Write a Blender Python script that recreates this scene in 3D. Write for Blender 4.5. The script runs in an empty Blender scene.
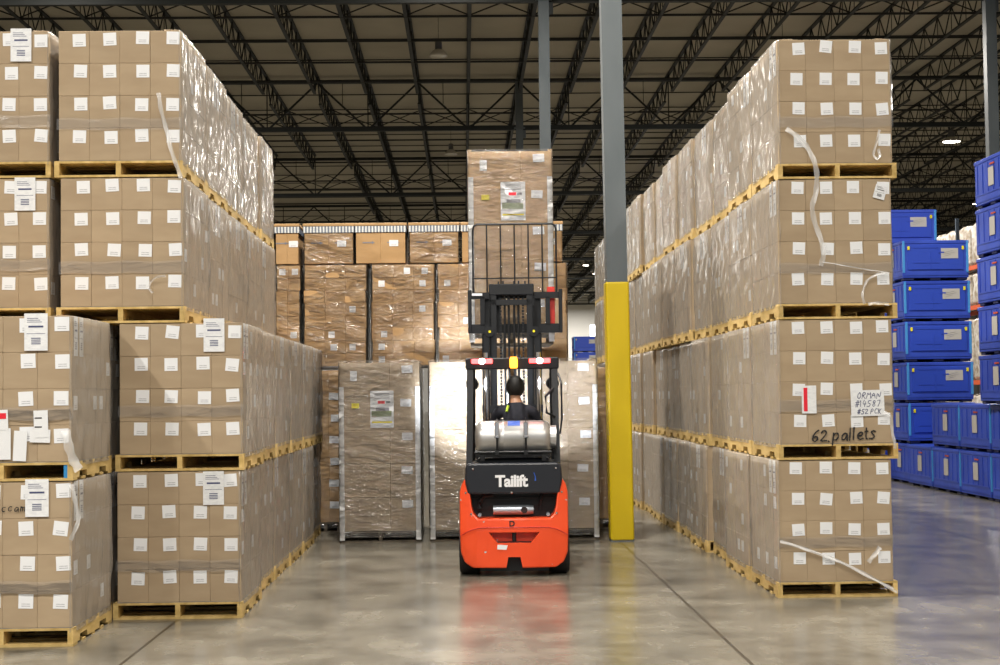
import bpy, bmesh, math, random
from mathutils import Vector, Matrix, Euler
random.seed(7)
SC = bpy.context.scene
COL = SC.collection
PI = math.pi

# ------------------------------------------------------------------ camera
F = 1546.0
HC = 1.733
YAW, PIT, ROLL = -0.0239, 0.0408, -0.012
RM = Matrix.Rotation(YAW, 3, 'Z') @ Matrix.Rotation(PI/2 + PIT, 3, 'X') @ Matrix.Rotation(ROLL, 3, 'Z')
cam = bpy.data.cameras.new('camera')
cam.sensor_width = 36.0
cam.lens = F / 1000 * 36.0
cam.clip_end = 500
co = bpy.data.objects.new('camera', cam)
COL.objects.link(co)
co.matrix_world = Matrix.Translation((0, 0, HC)) @ RM.to_4x4()
SC.camera = co


def at(px, py, Y):
    """the point of the plane at depth Y that the photograph shows at (px, py)"""
    d = RM @ Vector(((px-500)/F, -(py-332.5)/F, -1))
    t = Y / d.y
    return Vector((d.x*t, Y, HC + d.z*t))


# ------------------------------------------------------------------ materials
def mat(name, rgb, rough=.6, metal=0., spec=.5, emis=None, estr=0.):
    m = bpy.data.materials.new(name)
    m.use_nodes = True
    b = m.node_tree.nodes['Principled BSDF']
    b.inputs['Base Color'].default_value = (*rgb, 1)
    b.inputs['Roughness'].default_value = rough
    b.inputs['Metallic'].default_value = metal
    b.inputs['Specular IOR Level'].default_value = spec
    if emis:
        b.inputs['Emission Color'].default_value = (*emis, 1)
        b.inputs['Emission Strength'].default_value = estr
    return m


def N(m, t, **kw):
    n = m.node_tree.nodes.new(t)
    for k, v in kw.items():
        setattr(n, k, v)
    return n


def L(m, a, b):
    m.node_tree.links.new(a, b)


def noisy(m, rgb1, rgb2, scale=(5, 5, 5), detail=4, lo=.35, hi=.65, bump=0., coord='Object', rand=0.):
    """mottles the base colour between two colours; rand varies the brightness from object to object"""
    b = m.node_tree.nodes['Principled BSDF']
    tc = N(m, 'ShaderNodeTexCoord')
    mp = N(m, 'ShaderNodeMapping')
    mp.inputs['Scale'].default_value = scale
    L(m, tc.outputs[coord], mp.inputs['Vector'])
    no = N(m, 'ShaderNodeTexNoise')
    no.inputs['Scale'].default_value = 1
    no.inputs['Detail'].default_value = detail
    oi = N(m, 'ShaderNodeObjectInfo')
    va = N(m, 'ShaderNodeVectorMath', operation='ADD')
    L(m, mp.outputs[0], va.inputs[0])
    sc = N(m, 'ShaderNodeMath', operation='MULTIPLY')
    sc.inputs[1].default_value = 37
    L(m, oi.outputs['Random'], sc.inputs[0])
    L(m, sc.outputs[0], va.inputs[1])
    L(m, va.outputs[0], no.inputs['Vector'])
    cr = N(m, 'ShaderNodeValToRGB')
    cr.color_ramp.elements[0].position = lo
    cr.color_ramp.elements[1].position = hi
    cr.color_ramp.elements[0].color = (*rgb1, 1)
    cr.color_ramp.elements[1].color = (*rgb2, 1)
    L(m, no.outputs['Fac'], cr.inputs[0])
    out = cr.outputs[0]
    if rand:
        hs = N(m, 'ShaderNodeHueSaturation')
        mr = N(m, 'ShaderNodeMapRange')
        mr.inputs['To Min'].default_value = 1-rand
        mr.inputs['To Max'].default_value = 1+rand
        L(m, oi.outputs['Random'], mr.inputs['Value'])
        L(m, mr.outputs[0], hs.inputs['Value'])
        L(m, out, hs.inputs['Color'])
        out = hs.outputs[0]
    L(m, out, b.inputs['Base Color'])
    if bump:
        bp = N(m, 'ShaderNodeBump')
        bp.inputs['Strength'].default_value = bump
        bp.inputs['Distance'].default_value = .01
        L(m, no.outputs['Fac'], bp.inputs['Height'])
        L(m, bp.outputs[0], b.inputs['Normal'])
    return m


M = {}
M['card'] = noisy(mat('brown_cardboard', (.4, .3, .2), .72, spec=.3), (.37, .275, .175), (.41, .31, .20), (3, 3, 9), 3, rand=.05)
M['kraft'] = noisy(mat('kraft_cardboard', (.4, .3, .2), .6, spec=.3), (.43, .262, .115), (.50, .315, .15), (3, 3, 9), 3, rand=.07)
M['wood'] = noisy(mat('pallet_pine', (.5, .3, .1), .7, spec=.3), (.46, .31, .10), (.66, .47, .19), (14, 3, 14), 5, rand=.12)
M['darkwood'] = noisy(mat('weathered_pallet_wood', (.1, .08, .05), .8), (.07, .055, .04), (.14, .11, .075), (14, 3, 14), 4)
M['grey_sheet'] = mat('grey_slip_sheet', (.25, .24, .23), .6)
M['steel'] = mat('dark_roof_steel', (.016, .018, .016), .6, spec=.3)
M['bridging'] = mat('bridging_steel', (.02, .02, .018), .6, spec=.3)
M['column'] = noisy(mat('grey_column_paint', (.17, .19, .21), .5), (.082, .098, .105), (.10, .116, .124), (3, 3, 1), 3)
M['yellow'] = noisy(mat('yellow_guard_plastic', (.7, .47, .01), .38), (.60, .43, .003), (.65, .47, .006), (2, 2, .6), 2)
M['black'] = mat('black_steel', (.008, .009, .011), .42, spec=.4)
M['mast'] = mat('mast_black', (.010, .011, .013), .42, spec=.4)
M['hood'] = mat('charcoal_hood', (.011, .013, .019), .36)
M['rubber'] = mat('black_rubber', (.012, .012, .012), .8)
M['chrome'] = mat('chrome', (.75, .75, .76), .12, 1.)
M['tank'] = noisy(mat('tank_aluminium', (.6, .6, .6), .38, .85), (.50, .50, .50), (.68, .67, .66), (3, 9, 9), 4, lo=.3, hi=.7)
M['muffler'] = mat('muffler_steel', (.45, .5, .55), .35, .8)
M['redpaint'] = mat('red_paint', (.55, .03, .02), .45)
M['redsolid'] = mat('red_print', (.75, .01, .03), .5)
M['white'] = mat('white_print', (.82, .82, .84), .5)
M['board'] = mat('white_edge_board', (.70, .70, .70), .5)
M['ink'] = mat('black_ink', (.012, .011, .012), .6)
M['blueink'] = mat('blue_ink', (.06, .07, .16), .6)
M['greyprint'] = mat('grey_print', (.22, .22, .25), .6)
M['bluestick'] = mat('blue_sticker', (.02, .10, .50), .4)
M['yellowtag'] = mat('yellow_tag', (.85, .72, .01), .5)
M['greenprint'] = mat('green_print', (.16, .20, .10), .5)
M['redlamp'] = mat('red_tail_lamp', (.8, .02, .02), .3, emis=(1, .05, .05), estr=9)
M['redcore'] = mat('red_lamp_core', (1, .5, .5), .3, emis=(1, .45, .42), estr=26)
M['amber'] = mat('amber_lamp', (1, .35, .02), .3, emis=(1, .27, .015), estr=9)
M['ledlens'] = mat('led_lens', (1, 1, 1), .3, emis=(.86, .9, 1), estr=120)
M['lamplens'] = mat('high_bay_lens', (1, 1, 1), .3, emis=(1, .93, .8), estr=30)
M['dome'] = mat('unlit_acrylic_dome', (.62, .58, .5), .25)
M['lamphouse'] = mat('lamp_housing', (.12, .12, .12), .5)
M['wall'] = mat('white_wall_panel', (.62, .61, .58), .7)
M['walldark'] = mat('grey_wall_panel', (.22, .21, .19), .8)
M['pane'] = mat('daylight_pane', (1, 1, 1), .3, emis=(.85, .92, 1), estr=5)
M['binblue'] = noisy(mat('blue_bin_plastic', (.03, .07, .45), .42), (.022, .060, .43), (.036, .085, .52), (2, 2, 2), 3)
M['binpanel'] = mat('blue_bin_door', (.022, .065, .47), .4)
M['binedge'] = mat('light_blue_edge', (.06, .30, .68), .4)
M['binfoot'] = mat('dark_blue_base', (.008, .013, .07), .6)
M['bincard'] = mat('paper_card', (.50, .475, .43), .6)
M['rackorange'] = mat('orange_rack_beam', (.62, .09, .015), .5)
M['rackpost'] = mat('rack_upright', (.03, .05, .08), .5)
M['sack'] = noisy(mat('white_wrapped_goods', (.6, .55, .5), .25), (.36, .28, .2), (.75, .71, .64), (6, 6, 6), 4, bump=.6)
M['skin'] = mat('skin', (.36, .18, .10), .5)
M['hair'] = mat('black_hair', (.010, .009, .008), .55)
M['shirt'] = noisy(mat('navy_shirt', (.012, .013, .022), .85), (.010, .011, .018), (.018, .019, .03), (14, 14, 14), 3)
M['trousers'] = mat('dark_trousers', (.02, .024, .035), .85)
M['shoe'] = mat('black_shoe', (.012, .011, .010), .6)
M['eyewhite'] = mat('eye_white', (.7, .7, .68), .3)
M['hiviz'] = mat('lime_strap', (.55, .75, .05), .6)
M['seat'] = mat('black_vinyl_seat', (.016, .016, .018), .45)
M['tealpaint'] = mat('blue_end_paint', (.02, .22, .5), .6)
M['tail'] = mat('stretch_film_strand', (.80, .80, .80), .22, spec=.6)
M['tail'].node_tree.nodes['Principled BSDF'].inputs['Alpha'].default_value = .42


def orange_mat():
    m = noisy(mat('orange_red_paint', (.8, .08, .02), .33), (.80, .072, .016), (.86, .085, .02), (3, 3, 3), 3)
    b = m.node_tree.nodes['Principled BSDF']
    old = b.inputs['Base Color'].links[0].from_socket
    tc = N(m, 'ShaderNodeTexCoord')
    no = N(m, 'ShaderNodeTexNoise')
    no.inputs['Scale'].default_value = 13
    no.inputs['Detail'].default_value = 3
    L(m, tc.outputs['Object'], no.inputs['Vector'])
    gt = N(m, 'ShaderNodeMath', operation='GREATER_THAN')
    gt.inputs[1].default_value = .735
    L(m, no.outputs['Fac'], gt.inputs[0])
    mx = N(m, 'ShaderNodeMix', data_type='RGBA')
    L(m, gt.outputs[0], mx.inputs['Factor'])
    L(m, old, mx.inputs['A'])
    mx.inputs['B'].default_value = (.42, .5, .5, 1)
    L(m, mx.outputs['Result'], b.inputs['Base Color'])
    return m


M['orange'] = orange_mat()


def film_mat(name, base, haze, bumpstr, stretch, rough=.13, hazecol=(.75, .75, .76), gk=1., dist=.03):
    """thin clear stretch film: clear, glossy where it is creased, a little milky"""
    m = bpy.data.materials.new(name)
    m.use_nodes = True
    nt = m.node_tree
    for n in list(nt.nodes):
        nt.nodes.remove(n)
    out = N(m, 'ShaderNodeOutputMaterial')
    tr = N(m, 'ShaderNodeBsdfTransparent')
    gl = N(m, 'ShaderNodeBsdfGlossy')
    gl.inputs['Roughness'].default_value = rough
    df = N(m, 'ShaderNodeBsdfDiffuse')
    df.inputs['Color'].default_value = (*hazecol, 1)
    lw = N(m, 'ShaderNodeFresnel')
    lw.inputs['IOR'].default_value = 1.27
    tc = N(m, 'ShaderNodeTexCoord')
    oi = N(m, 'ShaderNodeObjectInfo')
    sc = N(m, 'ShaderNodeMath', operation='MULTIPLY')
    sc.inputs[1].default_value = 53
    L(m, oi.outputs['Random'], sc.inputs[0])
    mp = N(m, 'ShaderNodeMapping')
    mp.inputs['Scale'].default_value = stretch
    L(m, tc.outputs['Object'], mp.inputs['Vector'])
    va = N(m, 'ShaderNodeVectorMath', operation='ADD')
    L(m, mp.outputs[0], va.inputs[0])
    L(m, sc.outputs[0], va.inputs[1])
    no = N(m, 'ShaderNodeTexNoise')
    no.inputs['Scale'].default_value = 1
    no.inputs['Detail'].default_value = 3.5
    no.inputs['Distortion'].default_value = 1.3
    L(m, va.outputs[0], no.inputs['Vector'])
    bp = N(m, 'ShaderNodeBump')
    bp.inputs['Strength'].default_value = bumpstr
    bp.inputs['Distance'].default_value = dist
    L(m, no.outputs['Fac'], bp.inputs['Height'])
    L(m, bp.outputs[0], gl.inputs['Normal'])
    L(m, bp.outputs[0], lw.inputs['Normal'])
    mr = N(m, 'ShaderNodeMath', operation='ADD')
    mr.use_clamp = True
    mr.inputs[1].default_value = base
    mg = N(m, 'ShaderNodeMath', operation='MULTIPLY')
    mg.inputs[1].default_value = gk
    L(m, lw.outputs[0], mg.inputs[0])
    L(m, mg.outputs[0], mr.inputs[0])
    m1 = N(m, 'ShaderNodeMixShader')
    L(m, mr.outputs[0], m1.inputs[0])
    L(m, tr.outputs[0], m1.inputs[1])
    L(m, gl.outputs[0], m1.inputs[2])
    m2 = N(m, 'ShaderNodeMixShader')
    m2.inputs[0].default_value = haze
    L(m, m1.outputs[0], m2.inputs[1])
    L(m, df.outputs[0], m2.inputs[2])
    L(m, m2.outputs[0], out.inputs[0])
    return m


M['film'] = film_mat('stretch_film', .035, .21, .42, (4, 4, 1.1), rough=.15, hazecol=(.68, .63, .56), gk=.7)
M['filmband'] = film_mat('stretch_film_band', .02, .08, .35, (2, 2, 9), rough=.2)
M['filmtall'] = film_mat('loose_stretch_film', .07, .05, 1.3, (5, 5, 14), rough=.12, hazecol=(.7, .66, .6), dist=.042)
M['filmtier'] = film_mat('creased_stretch_film', .05, .01, 1.0, (4, 4, 12), rough=.15, dist=.038)


def label_mat():
    m = mat('printed_label', (.8, .8, .8), .5)
    b = m.node_tree.nodes['Principled BSDF']
    tc = N(m, 'ShaderNodeTexCoord')
    sp = N(m, 'ShaderNodeSeparateXYZ')
    L(m, tc.outputs['Generated'], sp.inputs[0])
    wv = N(m, 'ShaderNodeMath', operation='FRACT')
    ml = N(m, 'ShaderNodeMath', operation='MULTIPLY')
    ml.inputs[1].default_value = 7
    L(m, sp.outputs['Z'], ml.inputs[0])
    L(m, ml.outputs[0], wv.inputs[0])
    ln = N(m, 'ShaderNodeMath', operation='LESS_THAN')
    ln.inputs[1].default_value = .42
    L(m, wv.outputs[0], ln.inputs[0])
    lo = N(m, 'ShaderNodeMath', operation='LESS_THAN')
    lo.inputs[1].default_value = .42
    L(m, sp.outputs['Z'], lo.inputs[0])
    hi = N(m, 'ShaderNodeMath', operation='GREATER_THAN')
    hi.inputs[1].default_value = .12
    L(m, sp.outputs['Z'], hi.inputs[0])
    l1 = N(m, 'ShaderNodeMath', operation='GREATER_THAN')
    l1.inputs[1].default_value = .2
    l2 = N(m, 'ShaderNodeMath', operation='LESS_THAN')
    l2.inputs[1].default_value = .8
    L(m, sp.outputs['X'], l1.inputs[0])
    L(m, sp.outputs['X'], l2.inputs[0])
    cur = ln.outputs[0]
    for o in (lo, hi, l1, l2):
        mu = N(m, 'ShaderNodeMath', operation='MULTIPLY')
        L(m, cur, mu.inputs[0])
        L(m, o.outputs[0], mu.inputs[1])
        cur = mu.outputs[0]
    no = N(m, 'ShaderNodeTexNoise')
    no.inputs['Scale'].default_value = 14
    L(m, tc.outputs['Generated'], no.inputs['Vector'])
    mu = N(m, 'ShaderNodeMath', operation='MULTIPLY')
    L(m, cur, mu.inputs[0])
    L(m, no.outputs['Fac'], mu.inputs[1])
    mx = N(m, 'ShaderNodeMix', data_type='RGBA')
    mx.inputs['A'].default_value = (.80, .81, .83, 1)
    mx.inputs['B'].default_value = (.10, .10, .13, 1)
    L(m, mu.outputs[0], mx.inputs['Factor'])
    L(m, mx.outputs['Result'], b.inputs['Base Color'])
    return m


M['label'] = label_mat()
M['paper'] = noisy(mat('white_paper', (.75, .75, .74), .6), (.72, .73, .75), (.82, .83, .84), (30, 30, 60), 3)
M['stripes'] = mat('striped_band', (.5, .5, .5), .5)


def stripes_mat():
    m = M['stripes']
    b = m.node_tree.nodes['Principled BSDF']
    tc = N(m, 'ShaderNodeTexCoord')
    wv = N(m, 'ShaderNodeTexWave')
    wv.bands_direction = 'X'
    wv.inputs['Scale'].default_value = 7.5
    wv.inputs['Distortion'].default_value = .6
    L(m, tc.outputs['Object'], wv.inputs['Vector'])
    cr = N(m, 'ShaderNodeValToRGB')
    cr.color_ramp.elements[0].position = .4
    cr.color_ramp.elements[0].color = (.16, .19, .25, 1)
    cr.color_ramp.elements[1].position = .62
    cr.color_ramp.elements[1].color = (.70, .72, .70, 1)
    L(m, wv.outputs['Fac'], cr.inputs[0])
    L(m, cr.outputs[0], b.inputs['Base Color'])


stripes_mat()


def floor_mat():
    m = mat('sealed_concrete', (.25, .22, .17), .25)
    b = m.node_tree.nodes['Principled BSDF']
    tc = N(m, 'ShaderNodeTexCoord')
    n1 = N(m, 'ShaderNodeTexNoise')
    n1.inputs['Scale'].default_value = 1.5
    n1.inputs['Detail'].default_value = 7
    n1.inputs['Roughness'].default_value = .62
    L(m, tc.outputs['Object'], n1.inputs['Vector'])
    c1 = N(m, 'ShaderNodeValToRGB')
    c1.color_ramp.elements[0].position = .30
    c1.color_ramp.elements[1].position = .68
    c1.color_ramp.elements[0].color = (.085, .076, .060, 1)
    c1.color_ramp.elements[1].color = (.235, .213, .17, 1)
    L(m, n1.outputs['Fac'], c1.inputs[0])
    # swirled trowel and wheel scuffs
    mp = N(m, 'ShaderNodeMapping')
    mp.inputs['Scale'].default_value = (1.6, .5, 1)
    mp.inputs['Rotation'].default_value = (0, 0, .35)
    L(m, tc.outputs['Object'], mp.inputs['Vector'])
    n2 = N(m, 'ShaderNodeTexNoise')
    n2.inputs['Scale'].default_value = 2.2
    n2.inputs['Detail'].default_value = 6
    n2.inputs['Distortion'].default_value = 1.0
    L(m, mp.outputs[0], n2.inputs['Vector'])
    mx = N(m, 'ShaderNodeMix', data_type='RGBA', blend_type='OVERLAY')
    mx.inputs['Factor'].default_value = .30
    L(m, c1.outputs[0], mx.inputs['A'])
    L(m, n2.outputs['Fac'], mx.inputs['B'])
    # saw-cut joints
    sp = N(m, 'ShaderNodeSeparateXYZ')
    L(m, tc.outputs['Object'], sp.inputs[0])

    def joint(axis, off, pitch, half):
        a = N(m, 'ShaderNodeMath', operation='SUBTRACT')
        a.inputs[1].default_value = off - pitch/2
        L(m, sp.outputs[axis], a.inputs[0])
        w = N(m, 'ShaderNodeMath', operation='WRAP')
        w.inputs[1].default_value = pitch
        w.inputs[2].default_value = 0
        L(m, a.outputs[0], w.inputs[0])
        s = N(m, 'ShaderNodeMath', operation='SUBTRACT')
        s.inputs[1].default_value = pitch/2
        L(m, w.outputs[0], s.inputs[0])
        ab = N(m, 'ShaderNodeMath', operation='ABSOLUTE')
        L(m, s.outputs[0], ab.inputs[0])
        lt = N(m, 'ShaderNodeMath', operation='LESS_THAN')
        lt.inputs[1].default_value = half
        L(m, ab.outputs[0], lt.inputs[0])
        return lt.outputs[0]
    mxx = N(m, 'ShaderNodeMath', operation='MAXIMUM')
    L(m, joint('X', 1.82, 4.09, .013), mxx.inputs[0])
    yy = N(m, 'ShaderNodeMath', operation='MULTIPLY')
    yy.inputs[1].default_value = .55
    L(m, joint('Y', 14.1, 4.4, .02), yy.inputs[0])
    L(m, yy.outputs[0], mxx.inputs[1])
    mj = N(m, 'ShaderNodeMix', data_type='RGBA')
    L(m, mxx.outputs[0], mj.inputs['Factor'])
    L(m, mx.outputs['Result'], mj.inputs['A'])
    mj.inputs['B'].default_value = (.05, .042, .032, 1)
    L(m, mj.outputs['Result'], b.inputs['Base Color'])
    rr = N(m, 'ShaderNodeMapRange')
    rr.inputs['To Min'].default_value = .19
    rr.inputs['To Max'].default_value = .28
    L(m, n2.outputs['Fac'], rr.inputs['Value'])
    L(m, rr.outputs[0], b.inputs['Roughness'])
    bp = N(m, 'ShaderNodeBump')
    bp.inputs['Strength'].default_value = .008
    bp.inputs['Distance'].default_value = .01
    L(m, n2.outputs['Fac'], bp.inputs['Height'])
    L(m, bp.outputs[0], b.inputs['Normal'])
    b.inputs['Specular IOR Level'].default_value = .38
    return m


M['floor'] = floor_mat()


def deck_mat():
    m = mat('roof_deck', (.3, .27, .2), .8, spec=.2)
    b = m.node_tree.nodes['Principled BSDF']
    tc = N(m, 'ShaderNodeTexCoord')
    n1 = N(m, 'ShaderNodeTexNoise')
    n1.inputs['Scale'].default_value = .4
    n1.inputs['Detail'].default_value = 4
    L(m, tc.outputs['Object'], n1.inputs['Vector'])
    c1 = N(m, 'ShaderNodeValToRGB')
    c1.color_ramp.elements[0].position = .3
    c1.color_ramp.elements[1].position = .7
    c1.color_ramp.elements[0].color = (.40, .365, .285, 1)
    c1.color_ramp.elements[1].color = (.49, .45, .36, 1)
    L(m, n1.outputs['Fac'], c1.inputs[0])
    L(m, c1.outputs[0], b.inputs['Base Color'])
    wv = N(m, 'ShaderNodeTexWave')
    wv.bands_direction = 'Y'
    wv.inputs['Scale'].default_value = 2.1
    L(m, tc.outputs['Object'], wv.inputs['Vector'])
    bp = N(m, 'ShaderNodeBump')
    bp.inputs['Strength'].default_value = .6
    bp.inputs['Distance'].default_value = .03
    L(m, wv.outputs['Fac'], bp.inputs['Height'])
    L(m, bp.outputs[0], b.inputs['Normal'])
    return m


M['deck'] = deck_mat()


# ------------------------------------------------------------------ mesh helpers
class MB:
    """collects shapes; build() links them as one mesh object"""

    def __init__(s):
        s.bm = bmesh.new()

    def box(s, c, d, rot=None, bev=0., seg=1):
        bm = s.bm
        r = bmesh.ops.create_cube(bm, size=1)
        vs = r['verts']
        bmesh.ops.scale(bm, vec=d, verts=vs)
        if bev:
            es = list({e for v in vs for e in v.link_edges})
            rr = bmesh.ops.bevel(bm, geom=es, offset=bev, segments=seg, affect='EDGES', profile=.5)
            vs = list({v for f in rr['faces'] for v in f.verts} | {v for v in vs if v.is_valid})
        if rot:
            bmesh.ops.rotate(bm, cent=(0, 0, 0), matrix=Euler(rot).to_matrix(), verts=vs)
        bmesh.ops.translate(bm, vec=c, verts=vs)
        return s

    def b2(s, x0, x1, y0, y1, z0, z1, bev=0., seg=1):
        return s.box(((x0+x1)/2, (y0+y1)/2, (z0+z1)/2), (abs(x1-x0), abs(y1-y0), abs(z1-z0)), bev=bev, seg=seg)

    def bar(s, a, b, r, n=6, r2=None, cap=True):
        a, b = Vector(a), Vector(b)
        d = b-a
        if d.length < 1e-6:
            return s
        mt = Matrix.Translation((a+b)/2) @ d.to_track_quat('Z', 'Y').to_matrix().to_4x4()
        bmesh.ops.create_cone(s.bm, cap_ends=cap, cap_tris=False, segments=n, radius1=r, radius2=r if r2 is None else r2, depth=d.length, matrix=mt)
        return s

    def flat(s, a, b, w, t, up=(0, 0, 1)):
        """a rectangular bar from a to b"""
        a, b = Vector(a), Vector(b)
        d = (b-a)
        z = d.normalized()
        x = Vector(up).cross(z)
        if x.length < 1e-4:
            x = Vector((1, 0, 0))
        x.normalize()
        y = z.cross(x)
        mt = Matrix((x, y, z)).transposed().to_4x4()
        r = bmesh.ops.create_cube(s.bm, size=1)
        bmesh.ops.scale(s.bm, vec=(w, t, d.length), verts=r['verts'])
        bmesh.ops.transform(s.bm, matrix=Matrix.Translation((a+b)/2) @ mt, verts=r['verts'])
        return s

    def tube(s, pts, r, n=8):
        """a bent tube through pts"""
        pts = [Vector(p) for p in pts]
        rings = []
        for i, p in enumerate(pts):
            t = (pts[min(i+1, len(pts)-1)] - pts[max(i-1, 0)]).normalized()
            q = t.to_track_quat('Z', 'Y')
            rings.append([s.bm.verts.new(p + q @ Vector((r*math.cos(2*PI*k/n), r*math.sin(2*PI*k/n), 0))) for k in range(n)])
        for a, b in zip(rings, rings[1:]):
            for k in range(n):
                s.bm.faces.new((a[k], a[(k+1) % n], b[(k+1) % n], b[k]))
        s.bm.faces.new(rings[0][::-1])
        s.bm.faces.new(rings[-1])
        return s

    def prism(s, poly, y0, y1, bev=0., seg=1):
        """poly: (x, z) outline pulled along y"""
        a = [s.bm.verts.new((x, y0, z)) for x, z in poly]
        b = [s.bm.verts.new((x, y1, z)) for x, z in poly]
        n = len(poly)
        fs = [s.bm.faces.new(a), s.bm.faces.new(b[::-1])]
        for i in range(n):
            fs.append(s.bm.faces.new((a[(i+1) % n], a[i], b[i], b[(i+1) % n])))
        bmesh.ops.recalc_face_normals(s.bm, faces=fs)
        if bev:
            es = list({e for f in fs for e in f.edges})
            bmesh.ops.bevel(s.bm, geom=es, offset=bev, segments=seg, affect='EDGES', profile=.5)
        return s

    def prismx(s, poly, x0, x1, bev=0., seg=1):
        """poly: (y, z) outline pulled along x"""
        a = [s.bm.verts.new((x0, y, z)) for y, z in poly]
        b = [s.bm.verts.new((x1, y, z)) for y, z in poly]
        n = len(poly)
        fs = [s.bm.faces.new(a), s.bm.faces.new(b[::-1])]
        for i in range(n):
            fs.append(s.bm.faces.new((a[(i+1) % n], a[i], b[i], b[(i+1) % n])))
        bmesh.ops.recalc_face_normals(s.bm, faces=fs)
        if bev:
            es = list({e for f in fs for e in f.edges})
            bmesh.ops.bevel(s.bm, geom=es, offset=bev, segments=seg, affect='EDGES', profile=.5)
        return s

    def lathe(s, prof, axis='Z', c=(0, 0, 0), n=24):
        rings = []
        for r, h in prof:
            ring = []
            for k in range(n):
                a = 2*PI*k/n
                p = (r*math.cos(a), r*math.sin(a), h)
                if axis == 'X':
                    p = (h, p[0], p[1])
                elif axis == 'Y':
                    p = (p[0], h, p[1])
                ring.append(s.bm.verts.new(Vector(p)+Vector(c)))
            rings.append(ring)
        for a, b in zip(rings, rings[1:]):
            for k in range(n):
                s.bm.faces.new((a[k], a[(k+1) % n], b[(k+1) % n], b[k]))
        s.bm.faces.new(rings[0][::-1])
        s.bm.faces.new(rings[-1])
        bmesh.ops.recalc_face_normals(s.bm, faces=s.bm.faces[:])
        return s

    def ball(s, c, r, sc=(1, 1, 1), u=14, v=10):
        rr = bmesh.ops.create_uvsphere(s.bm, u_segments=u, v_segments=v, radius=r)
        bmesh.ops.scale(s.bm, vec=sc, verts=rr['verts'])
        bmesh.ops.translate(s.bm, vec=c, verts=rr['verts'])
        return s

    def mesh(s, name, m, smooth=False):
        me = bpy.data.meshes.new(name)
        s.bm.to_mesh(me)
        s.bm.free()
        for x in (m if isinstance(m, (list, tuple)) else [m]):
            me.materials.append(x)
        if smooth:
            for p in me.polygons:
                p.use_smooth = True
        return me

    def build(s, name, m, parent=None, loc=(0, 0, 0), smooth=False, rot=(0, 0, 0)):
        return put(name, s.mesh(name, m, smooth), parent, loc, rot)


def put(name, me, parent=None, loc=(0, 0, 0), rot=(0, 0, 0)):
    o = bpy.data.objects.new(name, me)
    o.location = loc
    o.rotation_euler = rot
    if parent:
        o.parent = parent
    COL.objects.link(o)
    return o


def thing(name, label, cat, loc=(0, 0, 0), rz=0., group=None):
    o = bpy.data.objects.new(name, None)
    o.empty_display_size = .1
    o.location = loc
    o.rotation_euler = (0, 0, rz)
    COL.objects.link(o)
    return tag(o, label, cat, group)


def tag(o, label=None, cat=None, group=None, kind=None):
    if label:
        o['label'] = label
    if cat:
        o['category'] = cat
    if group:
        o['group'] = group
    if kind:
        o['kind'] = kind
    return o


def struct(o, label=None):
    o['kind'] = 'structure'
    if label:
        o['label'] = label
    return o


def text_mesh(body, size, m, ext=.001, shear=0., offset=0., space=1., align='CENTER'):
    cu = bpy.data.curves.new('text', 'FONT')
    cu.body = body
    cu.size = size
    cu.extrude = ext
    cu.shear = shear
    cu.offset = offset
    cu.space_character = space
    cu.align_x = align
    cu.align_y = 'CENTER'
    o = bpy.data.objects.new('text', cu)
    COL.objects.link(o)
    dg = bpy.context.evaluated_depsgraph_get()
    me = bpy.data.meshes.new_from_object(o.evaluated_get(dg))
    bpy.data.objects.remove(o)
    bpy.data.curves.remove(cu)
    me.transform(Matrix.Rotation(PI/2, 4, 'X'))      # stands upright, read from -Y
    me.materials.clear()
    me.materials.append(m)
    return me


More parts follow.
